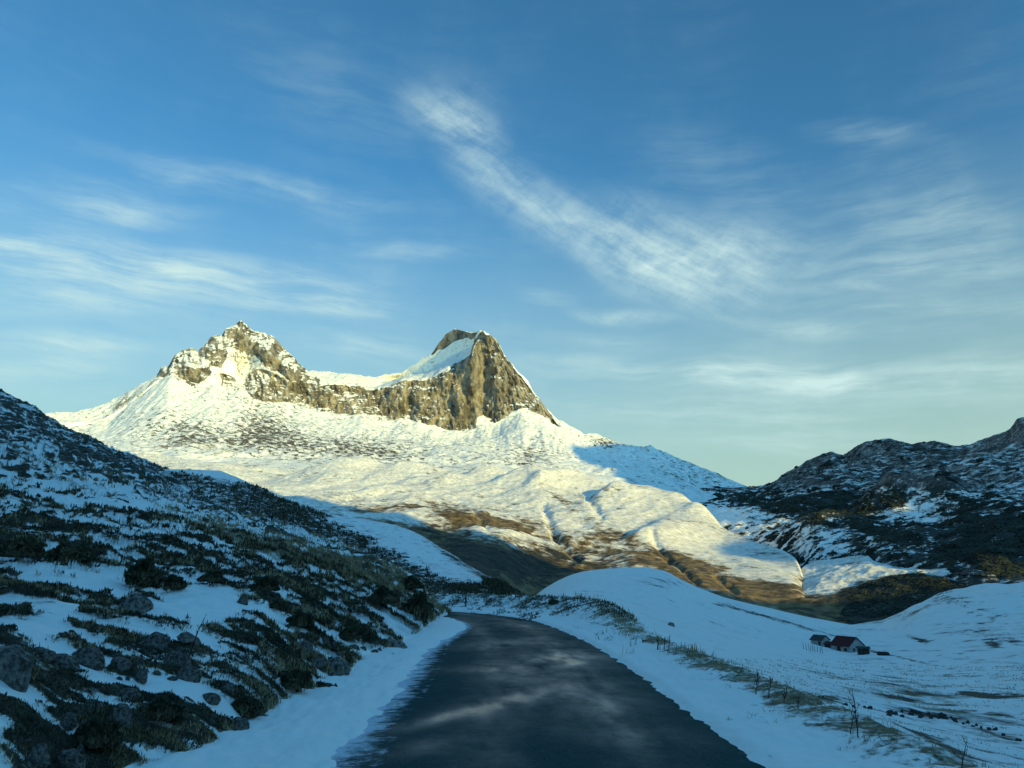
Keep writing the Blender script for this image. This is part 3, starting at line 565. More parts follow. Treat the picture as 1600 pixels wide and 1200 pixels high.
# ------------------------------------------------------------------ near hillside on the left
def hillside():
    A = np.concatenate([np.arange(R_(-80), az(-120), 2.5/F), np.arange(az(-120), az(700, 955), 1.0/F)])
    n = 24
    def pol(pts, sm):     # points given as azimuth deg, range, z
        q = sorted(pts); a = np.radians([p[0] for p in q]); rr = np.interp(A, a, [p[1] for p in q]); zz = np.interp(A, a, [p[2] for p in q])
        w = np.hanning(2*sm+3); w /= w.sum(); f = lambda v: np.convolve(np.pad(v, sm+1, mode='edge'), w, 'valid')
        return f(rr), f(zz)
    def P(px, py, r): a, e = ray(px, py); return (math.degrees(a), r, r*e)
    def G(px, py): a, e = ray(px, py); r = -(EYE-.04)/e; return (math.degrees(a), r, -EYE+.04)
    foot = pol([(-82, 2.9, -1.6), (-65, 3.15, -1.6), (-45, 4.1, -1.6), G(300,1200), G(370,1150), G(430,1112), G(520,1066), G(620,1012), G(655,988), G(676,970), P(690,957,31.5), P(705,955,34)], 10)
    c = pol([(-82,80,26),(-60,88,30),(-45,90,27),P(-150,545,90),P(0,613,85),P(50,640,83),P(100,668,80),P(170,703,76),P(230,724,73),P(265,745,66),P(300,775,60),P(340,795,56),P(400,812,52),P(450,822,49),P(500,838,46),P(540,855,44),P(580,872,42),P(620,892,39.5),P(650,910,38),P(675,932,36),P(688,950,34.5),P(705,972,34)], 6)
    h1 = pol([(-82,8,0.6),(-65,8,.6),(-45,8,0.55),P(-100,1150,6.8),P(0,1080,7.8),P(100,1060,8.8),P(200,1045,9.6),P(300,1030,10.4),P(400,1010,12),P(500,990,15),P(600,970,20.5),P(650,960,26),P(680,956,31.5),P(705,962,34)], 30)
    h2 = pol([(-82,18,4.6),(-65,18,4.6),(-45,17,3.8),P(-100,950,13),P(0,900,14.5),P(100,900,15),P(200,905,16),P(300,905,17),P(400,905,19),P(500,915,22.5),P(600,930,28.5),P(650,942,33),P(680,950,34),P(705,966,34)], 30)
    h3 = pol([(-82,42,12.5),(-65,42,12.5),(-45,40,10.5),P(-100,730,34),P(0,750,33),P(100,770,32),P(200,790,31),P(300,815,31),P(400,845,31),P(500,870,32),P(600,900,34.5),P(650,925,35.5),P(680,945,34.5),P(705,970,34)], 30)
    f00 = (foot[0]-1.2, foot[1]-.35)
    a, r, z, t = loft([f00, foot, h1, h2, h3, c, (c[0]+3, c[1]-.5), (c[0]+45, c[1]-16)], A, [8, 230, 200, 170, 110, 6, 8])
    X = r*np.sin(a); Y = r*np.cos(a)
    px, py = project(X, Y, z)
    w = sstep(t, 1.0, 1.25)*(1-sstep(t, 4.85, 5.1))
    fr = np.clip(r/25, .3, 3)
    # oblique streak coordinates: long axis runs down the slope and slightly forward
    th = R_(12); U = X*math.cos(th)+Y*math.sin(th); V = -X*math.sin(th)+Y*math.cos(th)
    streak = fbm(U/3.0, V/1.0, 5, .6, seed=201)+.30*fbm(X/9, Y/7, 3, seed=202)
    fine = fbm(U/.9, V/.35, 4, .6, seed=203)
    # where the photograph has dark scrub and where open snow
    dens = np.zeros_like(px)
    for q in [(110,680,150,38,27,.9),(50,728,80,20,22,1.0),(30,845,60,42,10,.9),(100,850,55,32,15,.9),(225,880,50,50,35,.9),(300,885,60,18,10,.8),(415,915,50,38,25,1.0),(480,950,42,45,40,1.0),(620,925,62,38,30,1.0),
              (560,900,60,26,25,.8),(20,915,60,30,20,.8),(240,1010,60,45,25,.8),(25,1048,40,35,20,.9),(220,1140,190,55,5,1.15),(60,1180,80,50,0,1.1),(455,1045,55,36,30,1.0),(380,1095,60,34,25,1.0),(560,985,60,26,30,.9),
              (120,1085,60,20,20,.5),(300,1045,40,14,25,.7),(520,1020,40,20,30,.5),(400,1000,45,10,30,.55),(300,780,80,12,22,.6),(330,800,80,16,20,.7),(450,850,90,14,22,.6),(130,925,60,14,25,.5),(650,955,30,22,20,.8),(270,830,80,14,25,.5)]:
        dens = dens+q[5]*.55*blob(px, py, *q[:5])
    for q in [(310,960,75,48,20,1.0),(75,975,90,26,18,.9),(60,1010,60,22,25,.9),(330,1020,45,28,35,.9),(60,1090,50,22,30,.7),(150,905,60,20,25,.6),(60,790,110,22,18,.5),(190,795,90,18,20,.4),(180,1085,60,16,25,.7),(390,1045,22,26,40,.7),(560,940,30,16,30,.4),(480,1075,25,9,-35,.4),(470,1000,22,12,30,.5),(250,1100,30,12,25,.5)]:
        dens = dens-q[5]*.42*blob(px, py, *q[:5])
    fineup = sstep(r, 35, 80)
    cover = .55*dens+1.2*streak+1.35*fine-.23+.46*sstep(r, 32, 55)*(1-sstep(px, 220, 420))
    vegm = sstep(cover, .0, .16)
    h = vegm*(.06+.16*np.maximum(0, fbm(X/.8, Y/.8, 4, .6, seed=205)+.25))*np.clip(r/14, .6, 1.5)
    lump = .22*fbm(U/3.0, V/1.6, 4, .5, seed=206)+.05*fbm(X/.5, Y/.5, 3, .5, seed=207)
    z = z+w*(h+lump*np.clip(r/12, .5, 3))
    px, py = keep('hill', X, Y, z)
    veg = np.clip(.20+.42*np.where(fineup > 0, (1-fineup)*vegm+fineup*np.clip(.66+.6*cover, 0, 1), vegm), 0, 1)
    brown = .15+.30*blob(px, py, 470, 865, 110, 16, 17)+.22*blob(px, py, 350, 830, 120, 14, 20)+.2*sstep(cover, -.12, .1)*.6+.25*blob(px, py, 560, 895, 60, 12, 20)
    grid_mesh('near_hillside', X, Y, z, M_hill, dict(rock=.0, veg=veg, brown=brown))
    return X, Y, z, vegm*w, px, py, r, brown
HX, HY, HZ, HV, HPX, HPY, HR, HB = hillside()

# base ground out to the horizon
def ground():
    g = np.linspace(-9000, 9000, 61); X, Y = np.meshgrid(g, g); r = np.hypot(X, Y)
    Z = -75+40*fbm(X/1500, Y/1500, 4, seed=301)*sstep(r, 2500, 5000)
    grid_mesh('ground', X, Y, Z, M_ground, flip=False)
ground()

# ------------------------------------------------------------------ the ridge behind the camera whose shadow lies over the valley
tanE = math.tan(R_(SUN_EL)); l_h = np.array([-s_h[1], s_h[0]])
def lq(key, x, y):
    p = pick(key, x, y); w = p[0]*s_h[0]+p[1]*s_h[1]; l = p[0]*l_h[0]+p[1]*l_h[1]
    return l, p[2]-w*tanE
W0 = 650.0
HP = [(-2500,120),(-1200,200),(-300,250),(200,265),(320,275),(350,232),(368,190),(382,150),(391,100),(401,48),(420,30),(510,20),(548,36),(562,80),(590,94),(615,98),(640,104),(700,112),(800,128),(845,124),(880,200),(950,285),(1100,395),(1183,468),(1250,500),(1350,517),(1500,540),(1900,520),(2600,300),(3500,150)]
def shadow_ridge():
    l = np.concatenate([np.arange(-2500, 150, 25), np.arange(150, 1250, 4), np.arange(1250, 3500, 25)]); w = np.concatenate([np.linspace(90, 640, 40), [645, 650, 655], np.linspace(670, 1700, 30)])
    Hl = np.interp(l, [p[0] for p in HP], [p[1] for p in HP])+W0*tanE
    L, Wd = np.meshgrid(l, w); Hh = Hl[None]+3.5*fbm(L/40, L*0, 4, .55, seed=401)
    f = np.where(Wd <= W0, np.clip((Wd-90)/(W0-90), 0, 1)**1.25, np.exp(-((Wd-W0)/500)**2))
    Z = -25+(Hh+25)*f+f*(1-f)*60*ridged(L/200, Wd/200, 4, seed=402)
    X = L*l_h[0]+Wd*s_h[0]; Y = L*l_h[1]+Wd*s_h[1]
    grid_mesh('ridge_behind', X, Y, Z, M_far, dict(rock=.3, veg=.35, brown=.3), flip=True)
shadow_ridge()

# ================================================================== ground cover (stuff)
def col_mat(name, cols, scale=1.2, rough=.85):
    m = bpy.data.materials.new(name); m.use_nodes = True; t = NT(m.node_tree); b = t.n['Principled BSDF']
    tc = t.new('ShaderNodeTexCoord'); n = t.noise(tc.outputs['Object'], scale, 6, .7); r = t.new('ShaderNodeValToRGB')
    e = r.color_ramp.elements; e[0].position = .35; e[0].color = cols[0]+(1,); e[1].position = .68; e[1].color = cols[-1]+(1,)
    for k, c in enumerate(cols[1:-1]):
        x = e.new(.35+.33*(k+1)/(len(cols)-1)); x.color = c+(1,)
    t.put(r.inputs[0], n); t.put(b.inputs['Base Color'], r.outputs[0]); b.inputs['Roughness'].default_value = rough
    b.inputs['Specular IOR Level'].default_value = .15
    return m
M_leaf = col_mat('juniper_green', [(0.020, 0.024, 0.013), (0.045, 0.047, 0.026), (0.10, 0.085, 0.048), (0.17, 0.14, 0.08)], 2.0)
M_pineleaf = col_mat('pine_green', [(0.014, 0.02, 0.015), (0.028, 0.036, 0.026), (0.045, 0.054, 0.038)], .05)
M_dry = col_mat('dry_grass_straw', [(0.18, 0.13, 0.06), (0.36, 0.27, 0.14), (0.55, 0.45, 0.28)], 1.0)
M_twig = col_mat('bare_twig', [(0.02, 0.016, 0.012), (0.05, 0.04, 0.03)], 5)

def blades(P, L, W, spread, nb, up=(0, 0, 1), droop=.3, seed=0):
    """nb thin bent blades per point; P (n,3), L length (n,)"""
    g = np.random.default_rng(seed); n = len(P); P = np.repeat(P, nb, 0); L = np.repeat(L, nb)*g.uniform(.5, 1.15, n*nb)
    W = np.repeat(np.broadcast_to(W, (n,)), nb)
    th = g.uniform(0, 2*math.pi, n*nb); tl = g.uniform(0, spread, n*nb)
    d = np.stack([np.cos(th)*np.sin(tl), np.sin(th)*np.sin(tl), np.cos(tl)], 1)
    ph = g.uniform(0, 2*math.pi, n*nb); sd_ = np.stack([np.cos(ph), np.sin(ph), np.zeros(n*nb)], 1)*W[:, None]
    base = P+g.normal(0, .25, P.shape)*L[:, None]*np.array([1, 1, .1])
    mid = base+d*L[:, None]*.55; tip = base+d*L[:, None]; tip[:, 2] -= droop*L*np.sin(tl)
    V = np.stack([base-sd_, base+sd_, mid+sd_*.8, mid-sd_*.8, tip], 1).reshape(-1, 3)
    k = np.arange(n*nb)[:, None]*5
    T = np.concatenate([k+[0, 1, 2], k+[0, 2, 3], k+[3, 2, 4]])
    return V, T
def sample(mask, n, seed):
    g = np.random.default_rng(seed); idx = np.flatnonzero(mask.ravel()); return g.choice(idx, min(n, len(idx)), replace=False)
P3 = np.stack([HX.ravel(), HY.ravel(), HZ.ravel()], 1); rr = HR.ravel()
inview = (HPX > -60) & (HPX < 720) & (HPY < 1260)
i1 = sample((HV > .55) & inview & (HR < 30), 30000, 1)
V, T = blades(P3[i1]-[0, 0, .02], .055*np.clip(rr[i1]/11, .75, 2.4), .0075*np.clip(rr[i1]/9, .8, 3.5), 1.45, 5, seed=2)
o = tri_mesh('heather_scrub', V, T, M_leaf); tag(o, 'dark green juniper and heather scrub matting the snowy hillside left of the road', None, kind='stuff')
edge_m = ((HV > .08) & (HV < .75)) | (HB > .34) | ((HV > .5) & (fbm(HX/1.1, HY/1.1, 3, seed=520) > .12))
i2 = sample(edge_m & inview & (HR < 45), 13000, 3)
V, T = blades(P3[i2]-[0, 0, .02], .09*np.clip(rr[i2]/12, .7, 2.6), .0045*np.clip(rr[i2]/9, .8, 5), .8, 4, seed=4)
o = tri_mesh('hillside_grass', V, T, M_dry); tag(o, 'dry straw coloured grass poking through snow on the left hillside', None, kind='stuff')
# grass along the bank on the right and outer side of the bend
bx, by, bz, cr, far, bpx, bpy_ = BANK['r']; BP = np.stack([bx.ravel(), by.ravel(), bz.ravel()], 1); br = np.hypot(bx, by)
n_ = fbm(bx/.9, by/.9, 4, seed=500)
w_ = np.clip(cr, 0, 1)**1.5*(.65+1.2*n_)+.30*sstep(n_, .12, .35)*(bz > -1.63)
gr_ = np.random.default_rng(9).uniform(0, 1, w_.shape)
dens_w = np.clip(w_, 0, 1)*np.clip(9/br, .1, 1.0)
i3 = sample((gr_ < dens_w*.15) & (by > 3) & (bpx < 1700), 15000, 5)
V, T = blades(BP[i3]-[0, 0, .02], .13*np.clip(br.ravel()[i3]/10, .8, 2.4), .0035*np.clip(br.ravel()[i3]/8, .8, 4), 1.25, 5, seed=6, droop=.6)
o = tri_mesh('roadside_grass', V, T, M_dry); tag(o, 'dry tan grass along the crest of the bank right of the road', None, kind='stuff')
i4 = sample((far*cr+far*.4*(n_ > .1) > .35) & (by > 3) & (gr_ < .25), 9000, 7)
V, T = blades(BP[i4]-[0, 0, .02], np.full(len(i4), .13), .015, 1.4, 4, seed=8)
o = tri_mesh('bank_scrub', V, T, M_leaf); tag(o, 'dark mottled scrub on the bank round the outside of the road bend', None, kind='stuff')
# spur scrub
X, Y, Z, px, py, r = SURF['spur']
edge_ = np.interp(py, [735, 765, 800, 840, 880, 930], [250, 425, 490, 560, 640, 720])
scr = (1-sstep(px-edge_+25*fbm(X/12, Y/12, 3, seed=103), -20, 30))
dk = blob(px, py, 760, 921, 60, 9, 4)+blob(px, py, 800, 925, 30, 12, 25)+.35*np.exp(-((py-np.interp(px, [600, 655, 690, 759, 828], [820, 838, 863, 906, 940]))/5)**2)*sstep(px, 650, 700)
g_ = fbm(X/1.7, Y/1.7, 4, .6, seed=104)
i5 = sample(((scr*(g_ > .16)+dk*(g_ > -.15)) > .4) & (r < 260) & (px > -40) & (py > 700), 15000, 9)
SP = np.stack([X.ravel(), Y.ravel(), Z.ravel()], 1)
V, T = blades(SP[i5]-[0, 0, .05], .0040*r.ravel()[i5]+.1, .0007*r.ravel()[i5], 1.0, 4, seed=10)
o = tri_mesh('spur_scrub', V, T, M_leaf); tag(o, 'low dark scrub speckling the snowy spur beyond the near hillside', None, kind='stuff')
# dwarf pines of the right-hand hills: lumpy little crowns in one mass
def clumps(P, S, mat, name, label, seed):
    g = np.random.default_rng(seed); n = len(P)
    ico = [(0, 0, 1)]+[(math.cos(a)*.9, math.sin(a)*.9, .35) for a in np.arange(5)*2*math.pi/5]+[(math.cos(a), math.sin(a), -.25) for a in (np.arange(5)+.5)*2*math.pi/5]
    ico = np.array(ico); F_ = []
    for k in range(5): F_ += [(0, 1+k, 1+(k+1) % 5), (1+k, 6+k, 1+(k+1) % 5), (6+k, 6+(k+1) % 5, 1+(k+1) % 5)]
    F_ = np.array(F_); V = ico[None]*g.uniform(.55, 1.25, (n, 11, 1))*S[:, None, None]*np.stack([g.uniform(.8, 1.6, n), g.uniform(.8, 1.6, n), g.uniform(.5, .95, n)], 1)[:, None]
    V = V+P[:, None]; T = F_[None]+(np.arange(n)*11)[:, None, None]
    o = tri_mesh(name, V.reshape(-1, 3), T.reshape(-1, 3), mat); tag(o, label, None, kind='stuff'); return o
X, Y, Z, px, py, r = SURF['pine']; PP = np.stack([X.ravel(), Y.ravel(), Z.ravel()], 1)
q = PV+.9*fbm(X/28, Y/18, 4, .6, seed=510)
q = q-.25*(1-sstep(py-np.interp(px, [1180, 1300, 1400, 1600], [768, 765, 765, 775]), -12, 12))
i6 = sample((q > .60) & (px < 1720) & (py > 680), 24000, 11)
clumps(PP[i6], .0022*r.ravel()[i6], M_pineleaf, 'dwarf_pine_scrub', 'dark mass of dwarf pines covering the rocky hills on the right', 12)
X, Y, Z, px, py, r = SURF['knoll']; PP = np.stack([X.ravel(), Y.ravel(), Z.ravel()], 1)
dk = sstep(py-np.interp(px, [1240, 1300, 1330, 1400, 1440, 1500, 1560], [930, 925, 915, 897, 893, 908, 925]), -4, 8)*sstep(px, 1290, 1345)
i7 = sample((dk+.8*fbm(X/14, Y/14, 3, seed=511) > .62) & (px < 1640), 5000, 13)
clumps(PP[i7], .0018*r.ravel()[i7], M_pineleaf, 'gully_scrub', 'dark scrub filling the gully side below the small sunlit hill', 14)

X, Y, Z, px, py, r = SURF['valley']; PP = np.stack([X.ravel(), Y.ravel(), Z.ravel()], 1)
i8 = sample((fbm(X/5, Y/3, 4, .6, seed=530) > .10) & (px > 1120) & (px < 1660) & (py > 1030) & (r < 150), 5000, 15)
V, T = blades(PP[i8]-[0, 0, .02], .0016*r.ravel()[i8]+.03, .00035*r.ravel()[i8], 1.3, 3, seed=16)
o = tri_mesh('valley_grass', V, T, M_dry); tag(o, 'thin dry grass pricking through the snow on the valley side at right', None, kind='stuff')
# ================================================================== single things
import bmesh
def empty(name, loc, rz=0):
    o = bpy.data.objects.new(name, None); COL.objects.link(o); o.location = loc; o.rotation_euler = (0, 0, rz); return o
def rock_mesh(seed, flat=1.0):
    bm = bmesh.new(); bmesh.ops.create_icosphere(bm, subdivisions=4, radius=1)
    g = random.Random(seed); cuts = [(Vector((g.gauss(0, 1), g.gauss(0, 1), g.gauss(0, .8))).normalized(), g.uniform(.55, .9)) for _ in range(11)]
    co = np.array([v.co[:] for v in bm.verts])
    n1 = fbm(co[:, 0]*1.3+seed*3, co[:, 1]*1.3+co[:, 2], 4, seed=seed)+fbm(co[:, 2]*1.5+seed, co[:, 0]-co[:, 1], 4, seed=seed+9)
    for v, d in zip(bm.verts, n1):
        for n, c in cuts:
            k = v.co.dot(n)
            if k > c: v.co -= n*(k-c)*.93
        v.co *= 1+.16*d
        v.co.z *= flat
    me = bpy.data.meshes.new('rock'); bm.to_mesh(me); bm.free()
    for p in me.polygons: p.use_smooth = False
    return me
ROCKS = [rock_mesh(k, f) for k, f in enumerate([1, .8, .6, .45, .9, .35, .7])]
for me in ROCKS: me.materials.append(M_rock)
M_stone_dark = plain_mat('dark_wet_stone', (0.025, 0.024, 0.022), (0.07, 0.065, 0.055), 6, .8, .6, .03)
def rock(name, key, x, y, w, h, label, group, mi, tilt=0, mat=None, sink=.3):
    p = pick(key, x, y+h*.2); d = float(np.linalg.norm(p)); s = w/2*d/F*1.12
    o = bpy.data.objects.new(name, ROCKS[mi]); COL.objects.link(o)
    hz = max(.35, min(1.1, h/w*1.15))/[1, .8, .6, .45, .9, .35, .7][mi]
    o.scale = (s, s*.8, s*hz); o.rotation_euler = (0, R_(tilt), random.uniform(-.5, .5)); o.location = (p[0], p[1], p[2]+s*hz*.05)
    tag(o, label, 'rock', group)
    return o
big = [(212,945,46,34,'big rounded grey boulder with cracked face in scrub left of the open snow patch',0,10),
 (14,1046,64,50,'largest dark boulder, cut by the left edge of the picture',1,15),
 (72,1021,32,16,'thin pointed slab, left of three stones in snow near left edge',3,22),
 (100,1034,42,18,'long low stone between two others on snow near left edge',2,24),
 (138,1024,40,26,'pale humped stone, right of three stones in snow near left edge',4,18),
 (243,1000,38,26,'rounded grey rock at the top of the dark rocky outcrop',0,10),
 (268,1026,22,26,'small upright stone with snow on it beside the bare sapling',4,0),
 (284,1032,28,28,'angular split rock right below the bare sapling',1,-10),
 (294,1052,36,24,'dark broad rock at the foot of the outcrop below the sapling',0,5),
 (300,998,40,10,'long thin slab lying slanted on open snow behind the bare sapling',5,28),
 (190,1036,34,16,'flat grey stone in scrub right of the humped pale stone',3,20),
 (222,1054,24,16,'small blocky stone near the middle of the rocky outcrop',6,5),
 (203,1086,30,18,'grey stone in dark scrub below the outcrop, above a snow tongue',2,12),
 (188,1116,34,30,'upright lumpy boulder in thick scrub at lower left',0,0),
 (104,1124,22,20,'small boulder deep in the scrub at lower left',4,0),
 (112,1186,40,24,'pale boulder near the bottom edge in dark scrub',1,8),
 (60,1180,34,26,'dull boulder left of the pale one near the bottom edge',6,-8),
 (125,1168,13,12,'little round pale stone above the bottom scrub boulder',0,0),
 (380,936,14,18,'small upright stone under the dark bushes above the open snow',4,0),
 (374,1132,34,22,'mossy boulder in scrub close to the snowy verge',0,8),
 (418,1122,40,14,'pointed slab sticking out of scrub onto the snowy verge',3,24),
 (365,1170,24,12,'lone flat stone lying on the snowy verge',6,10),
 (452,1134,9,6,'tiny stone lying out on the snow verge beyond the pointed slab',0,0),
 (478,1008,24,18,'round boulder at the edge of scrub below the dark bush bank',0,0),
 (497,1033,24,14,'flat stone in snow left of the long pale boulder',2,12),
 (526,1041,44,26,'long pale boulder half sunk in snow near the verge',2,14),
 (524,1057,26,16,'brownish stone just below the long pale boulder',1,10),
 (570,1058,11,7,'single small stone on the verge snow below the long boulder',6,0),
 (611,1033,11,8,'little stone on the verge snow nearer the bend',0,0),
 (619,1006,40,15,'low broken slab at the hill foot close to the bend',3,15),
 (356,1072,22,15,'small grey rock between two dark scrub clumps above the verge',6,10),
 (330,1090,26,16,'slanted stone in scrub left of the verge slab',2,16)]
for (x, y, w, h, lab, mi, tl) in big: rock('rock', 'hill', x, y, w, h, lab, None, mi, tl)
g = random.Random(5)
zones = [('small grey stone scattered through the dark scrub at the lower left', 'stones in the lower left scrub', 24, [(20,1100,330,1190),(180,1010,300,1070)], 'hill'),
         ('small grey stone along the hillside foot beside the left snow verge', 'stones along the hill foot', 30, [(430,1050,470,1095),(480,1020,560,1050),(540,995,640,1020),(470,985,560,1010),(330,1110,400,1150)], 'hill')]
for lab, grp, n, boxes, key in zones:
    for k in range(n):
        b = g.choice(boxes); rock('stone', key, g.uniform(b[0], b[2]), g.uniform(b[1], b[3]), g.uniform(5, 14), g.uniform(4, 8), lab, grp, g.randrange(7), g.uniform(-10, 25))
# rows of dark stones lying on the valley snow
def dark_row(pts, n, lab, grp, spread=3, w=(4, 11)):
    for k in range(n):
        t_ = g.random()*(len(pts)-1); i = int(t_); f = t_-i
        x = pts[i][0]*(1-f)+pts[i+1][0]*f; y = pts[i][1]*(1-f)+pts[i+1][1]*f
        o = rock('field_stone', 'valley', x, y+g.uniform(-spread, spread), g.uniform(*w), 5, lab, grp, g.randrange(7)); o.material_slots[0].link = 'OBJECT'; o.material_slots[0].material = M_stone_dark
dark_row([(1385,1112), (1420,1114), (1450,1116), (1490,1120)], 30, 'dark stone in the dense heap of stones on the valley snow', 'heap of dark stones in the valley', 4, (4, 8))
dark_row([(1490,1124), (1530,1134), (1565,1144), (1600,1156)], 16, 'dark stone in the line running downhill right of the stone heap', 'line of dark stones', 1.5, (3, 7))
dark_row([(1275,1086), (1300,1094), (1350,1103), (1375,1108)], 14, 'dark stone in the sparse row leading left from the stone heap', 'sparse row of dark stones', 2, (3, 6))

# shrubs on the near slope
def shrub(x, y, w, h, lab, seed, key='hill', nm='juniper_shrub', grp=None, n=1700):
    p = pick(key, x, y+h*.4); d = float(np.linalg.norm(p)); W = w/2*d/F*.72; H = h*d/F*.48
    e_ = empty(nm, p); gg = np.random.default_rng(seed)
    u = gg.normal(0, 1, (n, 3)); u /= np.linalg.norm(u, axis=1)[:, None]; u[:, 2] = np.abs(u[:, 2])
    lob = 1+.30*np.sin(u[:, 0]*5+seed)*np.cos(u[:, 1]*4+seed*2)+.12*np.sin(u[:, 2]*9+seed)
    q = u*(gg.uniform(.55, 1.0, n)**.5*lob)[:, None]*[W, W*.8, H]
    V, T = blades(q-[0, 0, H*.05], np.full(n, .20*max(W, H)*.8+.02), .012*d/12+.002, 1.1, 2, seed=seed)
    f = tri_mesh('foliage', V, T, M_leaf, e_)
    sv = []; st = []
    for k in range(7):
        a0 = k*.9+seed; b0 = len(sv); tip = np.array([math.cos(a0)*W*.6, math.sin(a0)*W*.6, H*.7])
        for q_, rad in ((np.zeros(3), .03*W+.004), (tip*.5, .02*W+.003), (tip, .002)):
            for j in range(4): sv.append(q_+[math.cos(j*1.57)*rad, math.sin(j*1.57)*rad, 0])
        for ring in range(2):
            for j in range(4): A_ = b0+ring*4+j; B_ = b0+ring*4+(j+1) % 4; st += [(A_, B_, B_+4), (A_, B_+4, A_+4)]
    tri_mesh('stem', sv, st, M_twig, e_)
    tag(e_, lab, 'shrub', grp); return e_
SH = [(28,850,80,44,'broad dark juniper at the left edge above the streaked snow'),(105,858,70,36,'low dark juniper right of the broad one at the left edge'),
 (225,885,62,60,'tall dark juniper clump in the middle of the upper hillside'),(272,905,40,30,'small juniper on the snow just right of the tall clump'),
 (330,898,44,22,'low rounded juniper above the wide open snow patch'),(415,905,46,36,'dark juniper at the upper right rim of the open snow patch'),
 (432,948,22,12,'small isolated dark cushion shrub on snow right of the open patch'),(468,960,40,40,'dark bush beside the two cushion shrubs right of open snow'),
 (455,965,22,14,'second little cushion shrub on snow, below the first'),(600,925,60,40,'spreading juniper on the slope above the hill foot near the bend'),
 (655,935,48,52,'dark rounded bush at the very corner where the road disappears'),(640,905,50,28,'bush on the skyline just above the road bend corner'),
 (460,1055,60,40,'thick dark bush low on the slope above the snowy verge'),(505,1070,50,24,'dark bush overhanging the verge snow at the hill foot'),
 (385,1100,60,40,'shaggy bush in scrub above the pointed verge slab'),(250,1105,70,40,'wide shaggy bush in the lower left scrub mass'),(150,1140,80,50,'big shaggy bush at the lower left, among boulders'),(550,985,50,26,'dark low shrub mid slope between open snow and bend')]
for k, (x, y, w, h, lab) in enumerate(SH): shrub(x, y, w, h, lab, 40+k)
shrub(865, 936, 20, 12, 'small round bush standing on top of the bank at the bend', 90, 'verge', 'bush', n=500)

# bare plants
def stalk(key, x, y, topx, topy, lab, seed, nbr=7, rad=.006, nm='bare_sapling', cat='plant', fan=.5, p=None, grp=None):
    p = pick(key, x, y) if p is None else p; d = float(np.linalg.norm(p)); gg = random.Random(seed)
    tip = np.array([(topx-x)*d/F, 0, (y-topy)*d/F]); Hh = tip[2]
    e_ = empty(nm, p); V = []; T = []
    def tube(pts, r0, r1):
        b0 = len(V)
        for i, q in enumerate(pts):
            rr_ = r0+(r1-r0)*i/(len(pts)-1)
            for j in range(5): V.append((q[0]+math.cos(j*1.257)*rr_, q[1]+math.sin(j*1.257)*rr_, q[2]))
        for i in range(len(pts)-1):
            for j in range(5): A_ = b0+i*5+j; B_ = b0+i*5+(j+1) % 5; T.extend([(A_, B_, B_+5), (A_, B_+5, A_+5)])
    wob = [gg.uniform(-.03, .03)*Hh for _ in range(7)]
    main = [tip*f+np.array([wob[i], wob[-i], 0])*(0 if i == 0 else 1) for i, f in enumerate(np.linspace(0, 1, 7))]; main[0] = np.array([0, 0, -.05])
    tube(main, rad, rad*.35)
    stem = tri_mesh('stem', V, T, M_twig, e_)
    V = []; T = []
    for k in range(nbr):
        f = gg.uniform(.2, .85); q0 = tip*f; a_ = gg.uniform(0, 6.28); ln = Hh*gg.uniform(.2, .5)*(1.1-f*.6)
        q1 = q0+np.array([math.cos(a_)*fan, math.sin(a_)*fan*.6, .8])*ln; qm = (q0+q1)/2+np.array([math.cos(a_), 0, 0])*ln*.12
        tube([q0, qm, q1], rad*.55, rad*.25)
        if gg.random() < .6: tube([qm, qm+np.array([gg.uniform(-.3, .3), gg.uniform(-.3, .3), .35])*ln], rad*.4, rad*.2)
    tri_mesh('twigs', V, T, M_twig, e_)
    tag(e_, lab, cat, grp); return e_
stalk('hill', 297, 1024, 316, 970, 'thin bare forked sapling rising from the rocks on the left hillside', 1, 5, .008)
stalk('hill', 147, 1112, 150, 1090, 'short bare twig standing in the scrub at the lower left', 2, 3, .006)
stalk('verge', 1341, 1152, 1342, 1092, 'tall dead stalk with crooked side twigs on the right bank', 3, 9, .007)
stalk('verge', 1328, 1146, 1338, 1112, 'leaning dead stalk just left of the tall one on the bank', 4, 6, .005)
stalk('verge', 1497, 1202, 1512, 1165, 'slanting dead stalk at the lower right corner of the bank', 5, 6, .005)
stalk('verge', 1490, 1201, 1494, 1178, 'short upright stalk left of the slanting one at the corner', 6, 3, .004)
stalk('verge', 1180, 1082, 1186, 1050, 'brushy leafless bush on the bank, leftmost of the cluster', 7, 12, .007, 'bare_shrub', 'shrub')
stalk('verge', 1200, 1088, 1210, 1058, 'brushy leafless bush in the middle of the bank cluster', 8, 12, .007, 'bare_shrub', 'shrub')
stalk('verge', 1225, 1099, 1236, 1070, 'thin leafless bush at the right of the bank cluster', 9, 10, .006, 'bare_shrub', 'shrub')
stalk('verge', 1244, 1105, 1250, 1085, 'low twig right of the leafless bushes on the bank', 10, 5, .005)
stalk('verge', 1028, 1012, 1030, 993, 'thick dark weed stalk with a seed head on the bank crest', 11, 3, .016)
stalk('verge', 1038, 1013, 1041, 995, 'slender weed stalk right of the thick dark one', 12, 2, .009)
stalk('verge', 1043, 1015, 1046, 992, 'tallest slender weed in the group of stalks on the bank', 13, 3, .009)
stalk('verge', 1006, 1003, 1006, 995, 'small dark weed left of the thick stalk on the bank', 14, 3, .009)
stalk('verge', 995, 1001, 998, 993, 'leftmost tiny weed on the bank crest above the road', 15, 3, .009)

